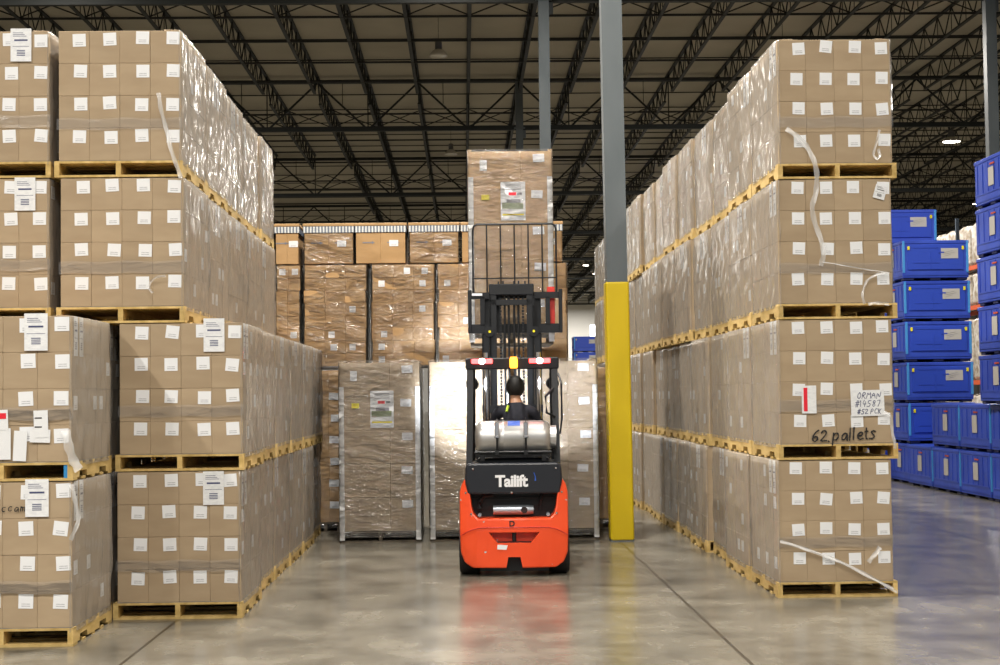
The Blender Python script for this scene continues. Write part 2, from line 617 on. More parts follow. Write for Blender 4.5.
GL = {
 '6': [[(.75, .95), (.35, .75), (.12, .35), (.25, .05), (.6, .03), (.8, .25), (.6, .45), (.2, .35)]],
 '2': [[(.1, .75), (.3, .95), (.65, .9), (.7, .65), (.35, .3), (.05, .05), (.85, .08)]],
 '.': [[(.1, .04), (.25, .0)]],
 'p': [[(.12, .65), (.15, -.35)], [(.14, .45), (.4, .68), (.75, .55), (.72, .2), (.4, .03), (.15, .15)]],
 'a': [[(.75, .55), (.4, .66), (.1, .35), (.3, .03), (.65, .2), (.78, .6), (.85, .03)]],
 'l': [[(.3, 1.02), (.25, .02)]],
 'e': [[(.1, .33), (.75, .4), (.6, .66), (.25, .6), (.1, .3), (.35, .02), (.8, .12)]],
 't': [[(.35, .95), (.3, .1), (.6, .03)], [(.05, .66), (.7, .68)]],
 's': [[(.75, .62), (.35, .7), (.25, .48), (.7, .28), (.6, .03), (.1, .05)]],
 'o': [[(.5, .65), (.12, .4), (.3, .03), (.7, .12), (.72, .5), (.45, .66)]],
 'c': [[(.7, .6), (.3, .62), (.12, .3), (.4, .03), (.75, .12)]],
 'm': [[(.08, .62), (.1, .03)], [(.1, .4), (.3, .62), (.42, .4), (.42, .03)], [(.43, .4), (.65, .62), (.8, .4), (.82, .03)]],
 'O': [[(.5, .98), (.1, .6), (.25, .05), (.7, .1), (.85, .6), (.5, .98)]],
 'R': [[(.1, .0), (.15, .98), (.7, .9), (.65, .55), (.15, .5), (.8, .0)]],
 'M': [[(.05, .0), (.15, .98), (.45, .4), (.8, .98), (.88, .0)]],
 'A': [[(.0, .0), (.45, .98), (.85, .0)], [(.18, .38), (.7, .4)]],
 'N': [[(.1, .0), (.15, .98), (.75, .05), (.85, .98)]],
 '#': [[(.25, .0), (.4, .98)], [(.55, .0), (.7, .98)], [(.05, .33), (.85, .36)], [(.1, .65), (.9, .68)]],
 '1': [[(.2, .75), (.5, .98), (.45, .0)]],
 '4': [[(.4, .98), (.08, .4), (.85, .42)], [(.65, .75), (.6, .0)]],
 '5': [[(.8, .95), (.25, .93), (.2, .55), (.65, .52), (.75, .2), (.4, .0), (.08, .1)]],
 '8': [[(.5, .5), (.2, .75), (.5, .98), (.75, .75), (.5, .5), (.15, .2), (.5, .0), (.8, .22), (.5, .5)]],
 '7': [[(.05, .92), (.8, .95), (.35, .0)]],
 'P': [[(.1, .0), (.15, .98), (.7, .9), (.65, .5), (.15, .46)]],
 'C': [[(.8, .85), (.4, .98), (.08, .5), (.35, .02), (.8, .15)]],
 'K': [[(.1, .98), (.1, .0)], [(.75, .95), (.12, .45), (.8, .0)]],
}


def handwriting(body, size, m, w=.006, seed=1, space=.82):
    """pen strokes standing upright in the xz plane, centred"""
    rnd = random.Random(seed)
    mb = MB()
    x = 0.
    tot = sum((.45 if c in ' .l1t' else 1)*size*space for c in body)
    x = -tot/2
    for c in body:
        adv = (.45 if c in ' .l1t' else 1)*size*space
        dy = rnd.uniform(-.05, .05)*size
        for st in GL.get(c, []):
            pts = [Vector((x+(u*.72+.18*v)*size*(.5 if c in 'l1t.' else 1.), rnd.uniform(-.0002, .0002), (v-.5)*size+dy)) for u, v in st]
            Q = [pts[0]]
            for a, b in zip(pts, pts[1:]):
                Q += [a.lerp(b, .35), a.lerp(b, .75)]
            Q.append(pts[-1])
            for a, b in zip(Q, Q[1:]):
                d_ = (b-a).normalized()*w*.4
                mb.flat(a-d_, b+d_, w*rnd.uniform(.8, 1.15), .0012, (0, 1, 0))
        x += adv
    return mb.mesh('handwriting', m)


def bake(o):
    """returns the evaluated mesh of o and drops o"""
    dg = bpy.context.evaluated_depsgraph_get()
    me = bpy.data.meshes.new_from_object(o.evaluated_get(dg))
    bpy.data.objects.remove(o)
    return me


# ------------------------------------------------------------------ pallet loads
PW, PD = 1.016, 1.20          # pallet
CW, CH = .243, .264           # carton front, height
PH = .13                      # pallet height
LH = PH + 4*CH                # one load: 1.186


def pallet_mb(w=PW, d=PD, deck=True, string=True):
    mb = MB()
    if deck:
        for z, n in ((.121, 7), (.009, 5)):
            for k in range(n):
                bw = .125 if k in (0, n-1) else .09
                y = -d/2 + bw/2 + (d-bw)*k/(n-1)
                mb.b2(-w/2, w/2, y-bw/2, y+bw/2, z-.009, z+.009)
    if string:
        for x in (-w/2+.02, 0, w/2-.02):
            stringer(mb, x, d)
    return mb


def stringer(mb, x, d=PD):
    pr = [(-d/2, .018), (-.42, .018), (-.40, .062), (-.20, .062), (-.18, .018), (.18, .018), (.20, .062), (.40, .062), (.42, .018), (d/2, .018), (d/2, .112), (-d/2, .112)]
    mb.prismx(pr, x-.02, x+.02)


PALLET = pallet_mb().mesh('pallet', M['wood'])
DECK = pallet_mb(string=False).mesh('pallet_deck', M['wood'])
_s = MB()
stringer(_s, 0)
STRINGER = _s.mesh('stringer', M['wood'])


def carton_mesh(w, d, h, m, tape=True):
    mb = MB()
    mb.box((0, 0, h/2), (w-.0006, d-.0006, h-.0008), bev=.0024)
    return mb.mesh('carton', m)


CART = carton_mesh(CW, .396, CH, M['card'])              # short front carton
ROWC = carton_mesh(CW*4, .396, CH, M['card'])            # carton as seen from the aisle
LABEL = MB().b2(-.052, .052, -.0025, 0, -.052, .052).mesh('label', M['label'])
SLIP = MB().b2(-.486, .486, -.594, .594, 0, .006).mesh('slip_sheet', M['grey_sheet'])


def sheet_label(w, h, bars=1, col='blueink'):
    """a printed shipping sheet: white paper with print"""
    mb = MB()
    mb.b2(-w/2, w/2, -.002, 0, -h/2, h/2)
    me = mb.bm
    n0 = len(me.faces)
    mb.b2(-w*.32, w*.32, -.003, -.0005, h*.12, h*.17)
    for k in range(3):
        mb.b2(-w*.38, w*(.1+.08*k), -.003, -.0005, h*(.36-.05*k), h*(.375-.05*k))
    mb.b2(-w*.40, w*.4, -.003, -.0005, -h*.05, -h*.038)
    for k in range(4):
        mb.b2(-w*.2, w*.2, -.003, -.0005, -h*(.18+.05*k), -h*(.155+.05*k))
    me.faces.ensure_lookup_table()
    for f in me.faces[n0:]:
        f.material_index = 1
    return mb.mesh('shipping_label', [M['paper'], M[col]])


SHEET = sheet_label(.165, .265)
SIDESHEET = sheet_label(.105, .29)


def film_side(side, seed, w, d, z0, z1, wrap_front=.012, amp=.006):
    """the film on the aisle side of a load, folded in over the top and round the two upright edges; side is +1 or -1 in x"""
    rnd = random.Random(seed)
    ph = [rnd.uniform(0, 6.28) for _ in range(10)]
    fr = [rnd.uniform(4, 17) for _ in range(10)]
    bm = bmesh.new()

    rid = [(rnd.uniform(-d/2, d/2), rnd.uniform(-.16, .16), rnd.uniform(.012, .03), rnd.uniform(-.010, .012), rnd.uniform(.3, 1.1)) for _ in range(9)]
    rid += [(sg*(d/2-rnd.uniform(.03, .10)), rnd.uniform(-.03, .03), .018, .011, rnd.uniform(.3, 1.)) for sg in (-1, 1, 1)]

    def wob(u, v):
        y_, z_ = u/2.2, v/2.2
        r_ = sum(a_*math.exp(-((y_-c_-sl*(z_-.6))/w_)**2)*(.5+.5*math.cos(min(PI, abs(z_-zc)*3.2))) for c_, sl, w_, a_, zc in rid)
        return r_+amp*(.5*math.sin(fr[0]*u+ph[0]+2.2*math.sin(fr[1]*v*.4+ph[1])) + .35*math.sin(fr[2]*v+fr[3]*u*.6+ph[2]) + .3*math.sin(fr[4]*1.7*u-fr[5]*v+ph[3]))
    path = []       # (offset from side face inwards, y)
    e = .013
    path.append((wrap_front, -d/2-e*.6))
    path.append((.012, -d/2-e))
    ny = 48
    for i in range(ny+1):
        path.append((-e, -d/2 - e*.3 + (d+e*.6)*i/ny))
    path.append((.012, d/2+e))
    path.append((wrap_front, d/2+e*.6))
    nz = 20
    rows = []
    for j in range(nz+4):
        row = []
        for i, (off, y) in enumerate(path):
            if j <= nz:
                z = z0 + (z1-z0)*j/nz
                ins = 0
            else:
                q = (j-nz)/3
                z = z1 + .005*math.sin(q*PI/2) + .002*math.sin(5*y+ph[5])
                ins = .03 + .10*(q-.33)/.67 if q > .3 else .03
            inner = 2 <= i < len(path)-2
            dx = wob(y*2.2, z*2.2) if inner else 0
            eg = min(abs(y-d/2), abs(y+d/2))
            off = off + .022*math.exp(-eg/.045) if inner else off
            x = side*(w/2 - off + dx - ins)
            yy = y*(1 - (.012 if j > nz else 0))
            row.append(bm.verts.new((x, yy, z)))
        rows.append(row)
    for a, b in zip(rows, rows[1:]):
        for i in range(len(path)-1):
            f = (a[i], a[i+1], b[i+1], b[i])
            bm.faces.new(f if side > 0 else f[::-1])
    me = bpy.data.meshes.new('stretch_wrap')
    bm.to_mesh(me)
    bm.free()
    me.materials.append(M['film'])
    for p in me.polygons:
        p.use_smooth = True
    return me


FILM = {s: [film_side(s, 100+11*k+s, CW*4, PD, .10, LH-.008) for k in range(4)] for s in (1, -1)}


def band_mesh(z0, z1, w=CW*4):
    """a second turn of film across the front"""
    bm = bmesh.new()
    rows = []
    for j in range(5):
        rows.append([bm.verts.new((-w/2-.012+(w+.024)*i/18, -PD/2-.008-.0025*math.sin(i*1.7+j), z0+(z1-z0)*j/4+.006*math.sin(i*.8))) for i in range(19)])
    for a, b in zip(rows, rows[1:]):
        for i in range(18):
            bm.faces.new((a[i], a[i+1], b[i+1], b[i]))
    me = bpy.data.meshes.new('stretch_wrap_band')
    bm.to_mesh(me)
    bm.free()
    me.materials.append(M['filmband'])
    for p in me.polygons:
        p.use_smooth = True
    return me


BANDS = [band_mesh(.40, .50), band_mesh(.38, .47), band_mesh(.43, .52)]


def load(label, group, x, y, z, side, front=False, seed=0, rz=0., dxc=0., sidelabels=1, bigs=(), both=False, film=True, lh=LH):
    """one wrapped pallet load: pallet, cartons, labels and film; (x, y) is the middle of the pallet"""
    rnd = random.Random(seed)
    ch = (lh-PH-.012)/4
    zs = ch/CH
    r = thing('pallet_load', label, 'pallet load', (x, y, z), rz, group)
    if front:
        p = put('pallet', DECK, r)
        for sx in (-PW/2+.02, 0, PW/2-.02):
            put('stringer', STRINGER, p, (sx, 0, 0))
    else:
        put('pallet', PALLET, r)
    put('slip_sheet', SLIP, r, (dxc, 0, PH-.002))
    ys = (-.396, 0, .396)
    aisle = []
    for k in range(4):
        zz = PH + .004 + k*ch
        j = rnd.uniform(-.004, .004)
        for q, yy in enumerate(ys):
            if front and q == 0:
                for i in range(4):
                    c = put('carton', CART, r, (dxc+(i-1.5)*CW, yy+rnd.uniform(-.003, .002), zz))
                    c.scale.z = zs
                    put('label', LABEL, c, (.052+rnd.uniform(-.012, .012), -.1985, CH-.068+rnd.uniform(-.010, .010)), (0, rnd.uniform(-.05, .05) if rnd.random() < .8 else rnd.uniform(-.13, .13), 0))
                    if i == (3 if side > 0 else 0):
                        aisle.append((c, k, q, CW/2))
            else:
                c = put('carton', ROWC, r, (dxc+j, yy, zz))
                c.scale.z = zs
                aisle.append((c, k, q, CW*2))
    for c, k, q, hw in aisle:
        big = k == 3 and q in bigs
        if big:
            for s in (-.09, .07):
                put('shipping_label', SIDESHEET, c, (side*(hw+.001), s, CH*.45), (0, 0, side*PI/2))
        elif rnd.random() < (.33 if sidelabels else 0):
            put('label', LABEL, c, (side*(hw+.001), rnd.choice((-.1, .1)), CH*.6), (0, 0, side*PI/2))
    if film:
        w = put('stretch_wrap', FILM[side][seed % 4], r, (dxc, 0, 0))
        w.scale.z = lh/LH
        if front:
            put('overlap_band', BANDS[seed % 3], w)
        if both:
            put('stretch_wrap', FILM[-side][(seed+1) % 4], r, (dxc, 0, 0)).scale.z = lh/LH
    return r


ORD = ['', 'second', 'third', 'fourth', 'fifth', 'sixth', 'seventh', 'eighth', 'ninth', 'tenth', 'eleventh', 'twelfth', 'thirteenth', 'fourteenth', 'fifteenth']
TIER = ['bottom', 'second', 'third', 'top']
# --- right row -----------------------------------------------------------
RF = {}
RFL = ['front pallet load on the floor at the right row end, film strand across its cartons',
       'front pallet load of the right row with handwritten 62 pallets and white paper sign',
       'third load up at right row front, long film strand dangling over its labels',
       'topmost front load of the right row, under the roof joists']
RY0 = 13.05
PITCH = 1.265
RZ = (0, 1.16, 2.352, 3.55, 4.752)
LZ = (0, 1.168, 2.346, 3.514, 4.70)
for t in range(4):
    xl = (2.63, 2.66, 2.68, 2.70)[t]
    for k in range(15):
        rnd = random.Random(1000+t*50+k)
        if k == 0:
            RF[t] = load(RFL[t], 'loads at the front of the right row', xl+PW/2, RY0+PD/2, RZ[t], -1, True, 20+t, lh=RZ[t+1]-RZ[t], rz=0, dxc=-.012, bigs=(0,) if t in (0, 1, 2) else (0,), both=True)
        else:
            bigs = (rnd.choice((0, 1)),) if rnd.random() < .75 else ()
            load('wrapped carton pallet, %s tier of the right row, %s back from its front end' % (TIER[t], ORD[k]), 'carton loads along the right row',
                 xl+.02+PW/2+rnd.uniform(-.045, .045), RY0+PITCH*k+PD/2, RZ[t], -1, False, 300+t*40+k, lh=RZ[t+1]-RZ[t], rz=rnd.uniform(-.008, .008), dxc=-.012, bigs=bigs)
# --- left block ----------------------------------------------------------
LY0 = 12.35
LFL = {0: 'front load on the floor of the left row, sheet label high on its third column',
       1: 'second-tier front load of the left row, just above the floor-standing front load',
       2: 'third-tier front load of the left row, overhanging the gap, film loop at its corner',
       3: 'topmost front load of the left row, film strand trailing from its right edge'}
LF = {}
for t in range(4):
    xr = (-1.77, -1.75, -2.215, -2.23)[t]
    for k in range(6):
        rnd = random.Random(2000+t*50+k)
        if k == 0:
            LF[t] = load(LFL[t], 'loads at the front of the left row', xr-PW/2, LY0+PD/2, LZ[t], 1, True, 40+t, lh=LZ[t+1]-LZ[t], dxc=.012, bigs=(0,) if t < 2 else ())
        else:
            if t >= 2 and k == 5:
                continue
            bigs = (rnd.choice((0, 1)),)
            load('wrapped carton pallet, %s tier of the left row, %s back from its front end' % (TIER[t], ORD[k]), 'carton loads along the left row',
                 xr+(-.03 if t >= 2 else -.05)-PW/2+rnd.uniform(-.025, .025), LY0+PITCH*k+PD/2+0, LZ[t], 1, False, 500+t*40+k, lh=LZ[t+1]-LZ[t], rz=rnd.uniform(-.008, .008), dxc=.012, bigs=bigs)
    if t >= 2:
        load(('third' if t == 2 else 'top')+'-tier load at the far left edge, cut off, sheet label on its top row', 'loads at the front of the left block',
             -3.275-PW/2, LY0+.0+PD/2, LZ[t], 1, True, 60+t, lh=LZ[t+1]-LZ[t], dxc=.012)
    else:
        load(('bottom' if t == 0 else 'second')+'-tier load hidden in the dark gap behind the nearest left stack', 'loads behind the nearest left stack',
             -2.815-PW/2, LY0+.02+PD/2, LZ[t], 1, False, 64+t, lh=LZ[t+1]-LZ[t], dxc=.012, bigs=(0,))
NL = {}
for t in range(2):
    NL[t] = load(('nearest load on the floor at far left, handwriting above its second carton row' if t == 0 else 'upper load of the nearest left stack with paper document pouches stuck on it'),
                 'the nearest stack at far left', -2.775-PW/2, 11.06+PD/2, LZ[t], 1, True, 70+t, lh=LZ[t+1]-LZ[t], dxc=.012, bigs=(0,))


def add_sheet(root, px, py, w=None, me=None, rot=0.):
    """a printed sheet on the front of a front load, where the photograph shows it"""
    yf = root.location.y - PD/2 - .006
    p = at(px, py, yf) - root.location
    return put('shipping_label', me or SHEET, root, (p.x, -PD/2-.0065, p.z), (0, rot, 0))


add_sheet(LF[0], 213.5, 488)
add_sheet(LF[1], 214, 335)
add_sheet(NL[0], 37, 498)
add_sheet(NL[1], 36, 332)
for o in COL.objects:
    if o.get('label', '').startswith('top-tier load at the far left'):
        add_sheet(o, 21, 45)
    if o.get('label', '').startswith('third-tier load at the far left'):
        add_sheet(o, 25, 194)

# papers on the nearest stack
n = NL[1]
PAP = MB().b2(-.5, .5, -.001, .001, -.5, .5).mesh('document_pouch', M['paper'])
for px, py, w, h, rot, lay in ((40, 436, 20, 13, .04, 0), (41, 424, 14, 27, -.03, 1), (20, 446, 13, 30, .05, 0), (4, 444, 13, 31, .0, 0), (3, 420, 10, 20, -.03, 1)):
    p = at(px, py, 11.05) - n.location
    o = put('document_pouch', PAP, n, (p.x, -PD/2-.009-.003*lay, p.z), (0, rot, 0))
    o.scale = (w/140, 1, h/140)
p = at(1.5, 416, 11.04) - n.location
MB().b2(-.03, .03, -.001, .001, -.02, .02).build('red_sticker', M['redsolid'], n, (p.x, -PD/2-.015, p.z))
for q in (-.01, .035):
    p = at(38, 420 + q*200, 11.04) - n.location
    MB().b2(-.025, .025, -.001, .001, -.004, .004).build('print_line', M['ink'], n, (p.x, -PD/2-.0145, p.z))
MB().b2(-.022, .022, -.004, .004, -.047, .047).build('painted_block_end', M['tealpaint'], n, (PW/2-.045, -PD/2+.01, .065))
# handwriting on the lowest near load
p = at(10, 508, 11.05) - NL[0].location
put('handwriting', handwriting('occam', .055, M['ink'], .0055, 5), NL[0], (p.x, -PD/2-.007, p.z))

# sign, red-edged label and handwriting on the second right front load
r = RF[1]
yf = RY0 - .006
p = at(867.5, 403, yf) - r.location
sg = MB().b2(-.142, .142, -.0015, .0015, -.11, .11).build('paper_sign', M['paper'], r, (p.x, -PD/2-.009, p.z), rot=(0, -.015, 0))
for k, (tx, dx) in enumerate((('ORMAN', .01), ('#14587', .0), ('#52 PCK', .01))):
    put('sign_writing', handwriting(tx, .056 if k < 2 else .044, M['blueink'], .005, k+3, .74), sg, (dx, -.003, .066-.068*k))
p = at(843.5, 434.5, yf) - r.location
put('handwriting', handwriting('62.pallets', .10, M['ink'], .012, 9, .72), r, (p.x, -PD/2-.0085, p.z), (0, -.03, 0))
p = at(809, 399.5, yf) - r.location
lb = MB().b2(-.062, .062, -.001, .001, -.118, .118).build('edge_label', M['paper'], r, (p.x, -PD/2-.009, p.z))
MB().b2(-.046, -.014, -.002, 0, -.10, .10).build('red_strip', M['redsolid'], lb, (0, -.001, 0))
p = at(880, 192, RY0-.006) - RF[2].location
ls = put('shipping_label', sheet_label(.10, .12, col='ink'), RF[2], (p.x, -PD/2-.008, p.z), (0, .28, 0))


def strand(root, pts, w=.03, depth=None, twist=1.):
    """a loose strand of stretch film hanging along pts (photo pixels) just in front of a load"""
    Y = root.location.y - PD/2 - .02
    P = [at(px, py, Y) - root.location for px, py in pts]
    # smooth
    Q = []
    for a, b in zip(P, P[1:]):
        for k in range(6):
            Q.append(a.lerp(b, k/6))
    Q.append(P[-1])
    for _ in range(3):
        Q = [Q[0]] + [(Q[i-1]+Q[i]*2+Q[i+1])/4 for i in range(1, len(Q)-1)] + [Q[-1]]
    bm = bmesh.new()
    rows = []
    for i, q in enumerate(Q):
        t = (Q[min(i+1, len(Q)-1)]-Q[max(i-1, 0)]).normalized()
        n_ = Vector((0, -1, 0))
        sd = t.cross(n_).normalized()
        a = twist*math.sin(i*.55)
        ww = w*(.55+.45*math.cos(a))
        off = Vector((0, -.012*math.sin(i*.4)-.012, 0))
        rows.append([bm.verts.new(q+off+sd*ww*(u-.5)+Vector((0, .010*math.sin(a+u*5), 0))) for u in (0, .33, .66, 1)])
    for a, b in zip(rows, rows[1:]):
        for i in range(3):
            bm.faces.new((a[i], a[i+1], b[i+1], b[i]))
    me = bpy.data.meshes.new('film_strand')
    bm.to_mesh(me)
    bm.free()
    me.materials.append(M['tail'])
    for q in me.polygons:
        q.use_smooth = True
    return put('film_strand', me, root)


strand(RF[3], [(786, 129), (797, 137), (807, 146), (813, 160), (817, 176), (816, 192), (811, 206), (814, 222), (821, 240), (823, 256), (821, 266)], .05)
strand(RF[3], [(879, 130), (876, 142), (873, 154), (876, 160), (880, 155), (878, 149)], .025)
strand(RF[2], [(864, 304), (861, 294), (866, 281), (876, 274), (884, 273)], .022)
strand(RF[2], [(868, 304), (878, 303), (889, 304)], .03)
strand(RF[2], [(822, 262), (845, 266), (870, 270), (889, 273)], .012)
strand(RF[0], [(780, 541), (806, 549), (836, 560), (866, 574), (897, 592)], .028)
strand(RF[0], [(800, 547), (836, 559), (868, 577), (893, 588)], .02)
strand(RF[0], [(868, 562), (874, 554), (880, 547)], .04)
strand(RF[1], [(884, 412), (890, 416), (892, 428), (893, 440), (895, 449)], .03)
strand(LF[3], [(159, 93), (161, 108), (166, 128), (171, 148), (177, 166), (181, 178)], .035)
strand(LF[2], [(166, 276), (157, 277), (150, 282), (149, 288), (153, 293)], .02)
strand(NL[1], [(66, 430), (70, 448), (74, 462), (80, 470)], .07)
strand(NL[0], [(72, 484), (76, 500), (79, 517), (77, 528), (71, 540)], .03)


# ------------------------------------------------------------------ tall loads with edge boards
def film_front(w, h, d, seed, m, z0=.06):
    rnd = random.Random(seed)
    ph = [rnd.uniform(0, 6.28) for _ in range(8)]
    bm = bmesh.new()
    path = [(-w/2-.012, d/2), (-w/2-.012, 0), (-w/2-.012, -d/2+.02)]
    for i in range(19):
        path.append((-w/2-.006+(w+.012)*i/18, -d/2-.016))
    path += [(w/2+.012, -d/2+.02), (w/2+.012, 0), (w/2+.012, d/2)]
    rows = []
    nz = 30
    for j in range(nz+3):
        q = min(1, j/nz)
        z = z0+(h-z0)*q
        k = max(0, j-nz)
        row = []
        for i, (x, y) in enumerate(path):
            dy = -.006*math.sin(11*x+ph[0]+3*math.sin(6*z+ph[1]))-.004*math.sin(23*z+7*x+ph[2])
            row.append(bm.verts.new((x*(1-.05*k), (y+dy)*(1-.06*k), z+.008*k)))
        rows.append(row)
    for a, b in zip(rows, rows[1:]):
        for i in range(len(path)-1):
            bm.faces.new((a[i], a[i+1], b[i+1], b[i]))
    me = bpy.data.meshes.new('stretch_wrap')
    bm.to_mesh(me)
    bm.free()
    me.materials.append(m)
    for p in me.polygons:
        p.use_smooth = True
    return me


def poster_mesh():
    mb = MB()
    mb.b2(-.14, .14, -.0015, 0, -.22, .22)
    n0 = 6
    idx = []

    def add(x0, x1, z0, z1, mi):
        n = len(mb.bm.faces)
        mb.b2(x0, x1, -.0028, -.0005, z0, z1)
        mb.bm.faces.ensure_lookup_table()
        for f in mb.bm.faces[n:]:
            f.material_index = mi
    add(-.125, .115, -.09, -.02, 1)
    add(-.075, .085, -.02, .02, 3)
    add(-.05, .035, .065, .10, 2)
    add(.045, .10, .07, .095, 3)
    add(-.12, .12, -.165, -.145, 4)
    for k in range(3):
        add(-.09, .09, .13+.025*k, .138+.025*k, 3)
    return mb.mesh('poster', [M['paper'], M['greenprint'], M['redsolid'], M['greyprint'], M['yellowtag']])


POSTER = poster_mesh()
WL = MB().b2(-.065, .065, -.002, 0, -.045, .045).mesh('label', M['label'])
YT = MB().b2(-.045, .045, -.002, 0, -.03, .03).mesh('yellow_tag', M['yellowtag'])
EDGE = None


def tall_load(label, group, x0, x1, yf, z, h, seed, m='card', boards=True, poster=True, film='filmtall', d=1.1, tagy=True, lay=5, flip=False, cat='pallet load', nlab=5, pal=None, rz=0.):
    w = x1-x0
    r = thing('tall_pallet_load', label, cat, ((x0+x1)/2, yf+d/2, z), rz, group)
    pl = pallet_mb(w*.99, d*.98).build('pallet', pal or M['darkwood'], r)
    rnd = random.Random(seed)
    ch = (h-PH-.02)/lay
    split = .63*w if not flip else .37*w
    for k in range(lay):
        zz = PH+.004+k*ch
        for a, b in ((0, split), (split, w)):
            cm = carton_mesh(b-a, d-.02, ch, M[m])
            put('carton', cm, r, (-w/2+(a+b)/2, rnd.uniform(-.008, .004), zz))
        if k < nlab:
            put('label', WL, r, (w/2-.17*w+rnd.uniform(-.02, .02), -d/2-.004, zz+ch*.8), (0, rnd.uniform(-.06, .06), 0))
    if boards:
        for s in (-1, 1):
            mb = MB()
            mb.b2(s*w/2-s*.055, s*w/2+s*.004, -d/2-.008, -d/2-.003, .03, h*.86)
            mb.b2(s*w/2+s*.001, s*w/2+s*.005, -d/2-.006, -d/2+.055, .03, h*.86)
            mb.build('edge_board', M['board'], r)
    if poster:
        put('poster', POSTER, r, (.03, -d/2-.007, h*.735))
        put('label', MB().b2(-.04, .04, -.002, 0, -.06, .06).mesh('label', M['label']), r, (-w*.32, -d/2-.005, h*.92))
    if tagy:
        put('yellow_tag', YT, r, (-w*.30, -d/2-.007, h*.755))
    put('stretch_wrap', film_front(w, h, d, seed, M[film]), r)
    return r


tall_load('tall shrink-wrapped load with white edge boards, left of the forklift beside the left row', 'tall loads on the floor at the aisle end', -1.49, -.53, 18.55, 0, 2.16, 1)
tall_load('tall wrapped load directly left behind the forklift, washed in its white headlight', 'tall loads on the floor at the aisle end', -.41, .55, 18.55, 0, 2.16, 2, poster=False, tagy=False, nlab=0)
tall_load('tall wrapped load between the forklift and the yellow column, label on every carton', 'tall loads on the floor at the aisle end', .64, 1.60, 18.55, 0, 2.16, 3, poster=False, tagy=False)
lifted = tall_load('tall wrapped load raised high on the forklift mast, poster and yellow tag on it', 'load on the forks', .085, 1.035, 17.5, 2.31, 2.22, 4, m='kraft', rz=-.01)

# back wall of loads
BX = [(-3.05, -2.10), (-1.98, -1.60), (-1.50, -.55), (-.45, .5), (.6, 1.35), (1.42, 2.10)]
BL = ['stack base behind the left row end, mostly hidden', 'narrow tall load in the shadow between left row and first edge-boarded load', 'tall load standing behind the first edge-boarded load', 'tall load standing behind the headlit load', 'tall load behind the label-covered load right of the forklift', 'plain brown tall load half behind the yellow column']
for i, (a, b) in enumerate(BX):
    tall_load(BL[i], 'tall loads of the back wall', a, b, 19.97, 0, 2.1, 30+i, 'kraft', False, False, 'filmtier', 1.1, False, 7, nlab=6 if i in (0, 1) else 0)


def tier_load(label, x0, x1, seed, z=2.122, h=1.33):
    x0, x1 = x0+.012, x1-.012
    w = x1-x0
    d = 1.1
    r = thing('flat_carton_load', label, 'carton stack', ((x0+x1)/2, 20.05+d/2, z), 0, 'middle tier of the back wall')
    rnd = random.Random(seed)
    n = 8
    ch = (h-.02)/n
    cols = 3 if w > .6 else 2
    MB().b2(-w/2, w/2, -d/2, d/2, 0, .016).build('base_sheet', M['grey_sheet'], r)
    cm = carton_mesh(w/cols, d, ch, M['kraft'])
    for k in range(n):
        dx = rnd.uniform(-.012, .012)
        for c in range(cols):
            o = put('carton', cm, r, (-w/2+w/cols*(c+.5)+dx, rnd.uniform(-.012, .0), .016+k*ch))
            if rnd.random() < .27:
                put('label', WL, o, (rnd.uniform(-.06, .06)*w, -d/2-.002, ch*.5)).scale = (.62, 1, .9)
    put('stretch_wrap', film_front(w+.01, h, d, seed, M['filmtier'], .0), r)
    return r


TX = [(-3.1, -2.45), (-2.42, -2.10), (-2.06, -1.24), (-1.19, -.36), (-.33, .50), (.53, 1.36)]
TL = ['partly hidden stack of flat brown cartons behind the left row', 'narrow stack of flat brown cartons beside the left row end', 'widest-labelled stack of flat brown cartons, third in the middle tier', 'glossy wrapped flat carton stack above the headlit load, left of raised load', 'flat carton stack right behind the mast and raised load', 'flat carton stack at the right end of the middle tier']
for i, (a, b) in enumerate(TX):
    tier_load(TL[i], a, b, 80+i)


def top_load(label, x0, x1, seed, wrap=True):
    w = x1-x0
    d = 1.0
    r = thing('carton_tray', label, 'carton tray', ((x0+x1)/2, 20.1+d/2, 3.474), 0, 'top tier of the back wall')
    cm = carton_mesh(w/2, d, .40, M['kraft'])
    for c in (-1, 1):
        o = put('carton', cm, r, (c*w/4, 0, 0))
        mb = MB()
        mb.b2(-.075, .05, -.002, 0, -.008, .008)
        mb.prism([(.045, -.022), (.085, 0), (.045, .022)], -.002, 0)
        mb.build('printed_arrow', M['greyprint'], o, (0, -d/2-.001, .27))
        if c == 1:
            put('label', WL, o, (.01, -d/2-.004, .26)).scale = (.9, 1, .9)
    MB().b2(-w/2-.015, w/2+.015, -d/2-.015, d/2, .405, .485).build('striped_band', M['stripes'], r)
    MB().b2(-w/2-.02, w/2+.02, -d/2-.02, d/2+.01, .487, .525, bev=.006).build('top_board', M['kraft'], r)
    if wrap:
        put('stretch_wrap', film_front(w, .40, d, seed, M['filmtier'], 0), r)
    return r


for i, (a, b, lb) in enumerate(((-3.1, -2.46, 'partly hidden carton tray on the back wall behind the left row'), (-2.42, -2.13, 'narrow carton tray on the back wall, beside the left row'), (-2.05, -1.42, 'carton tray with striped lid band, third from left on the back wall'), (-1.38, -.74, 'carton tray with striped lid band in the middle of the back wall'), (-.68, -.05, 'glossy wrapped carton tray next left of the raised load'), (.0, .62, 'carton tray behind the raised load on the back wall'), (.66, 1.30, 'carton tray at the right end of the back wall, right of the raised load'))):
    top_load(lb, a, b, 120+i, i % 2 == 0)

# ------------------------------------------------------------------ forklift
FK = thing('forklift', 'orange-red forklift seen from behind, raising a tall load between the pallet rows', 'forklift', (.467, 14.84, 0), -.032)


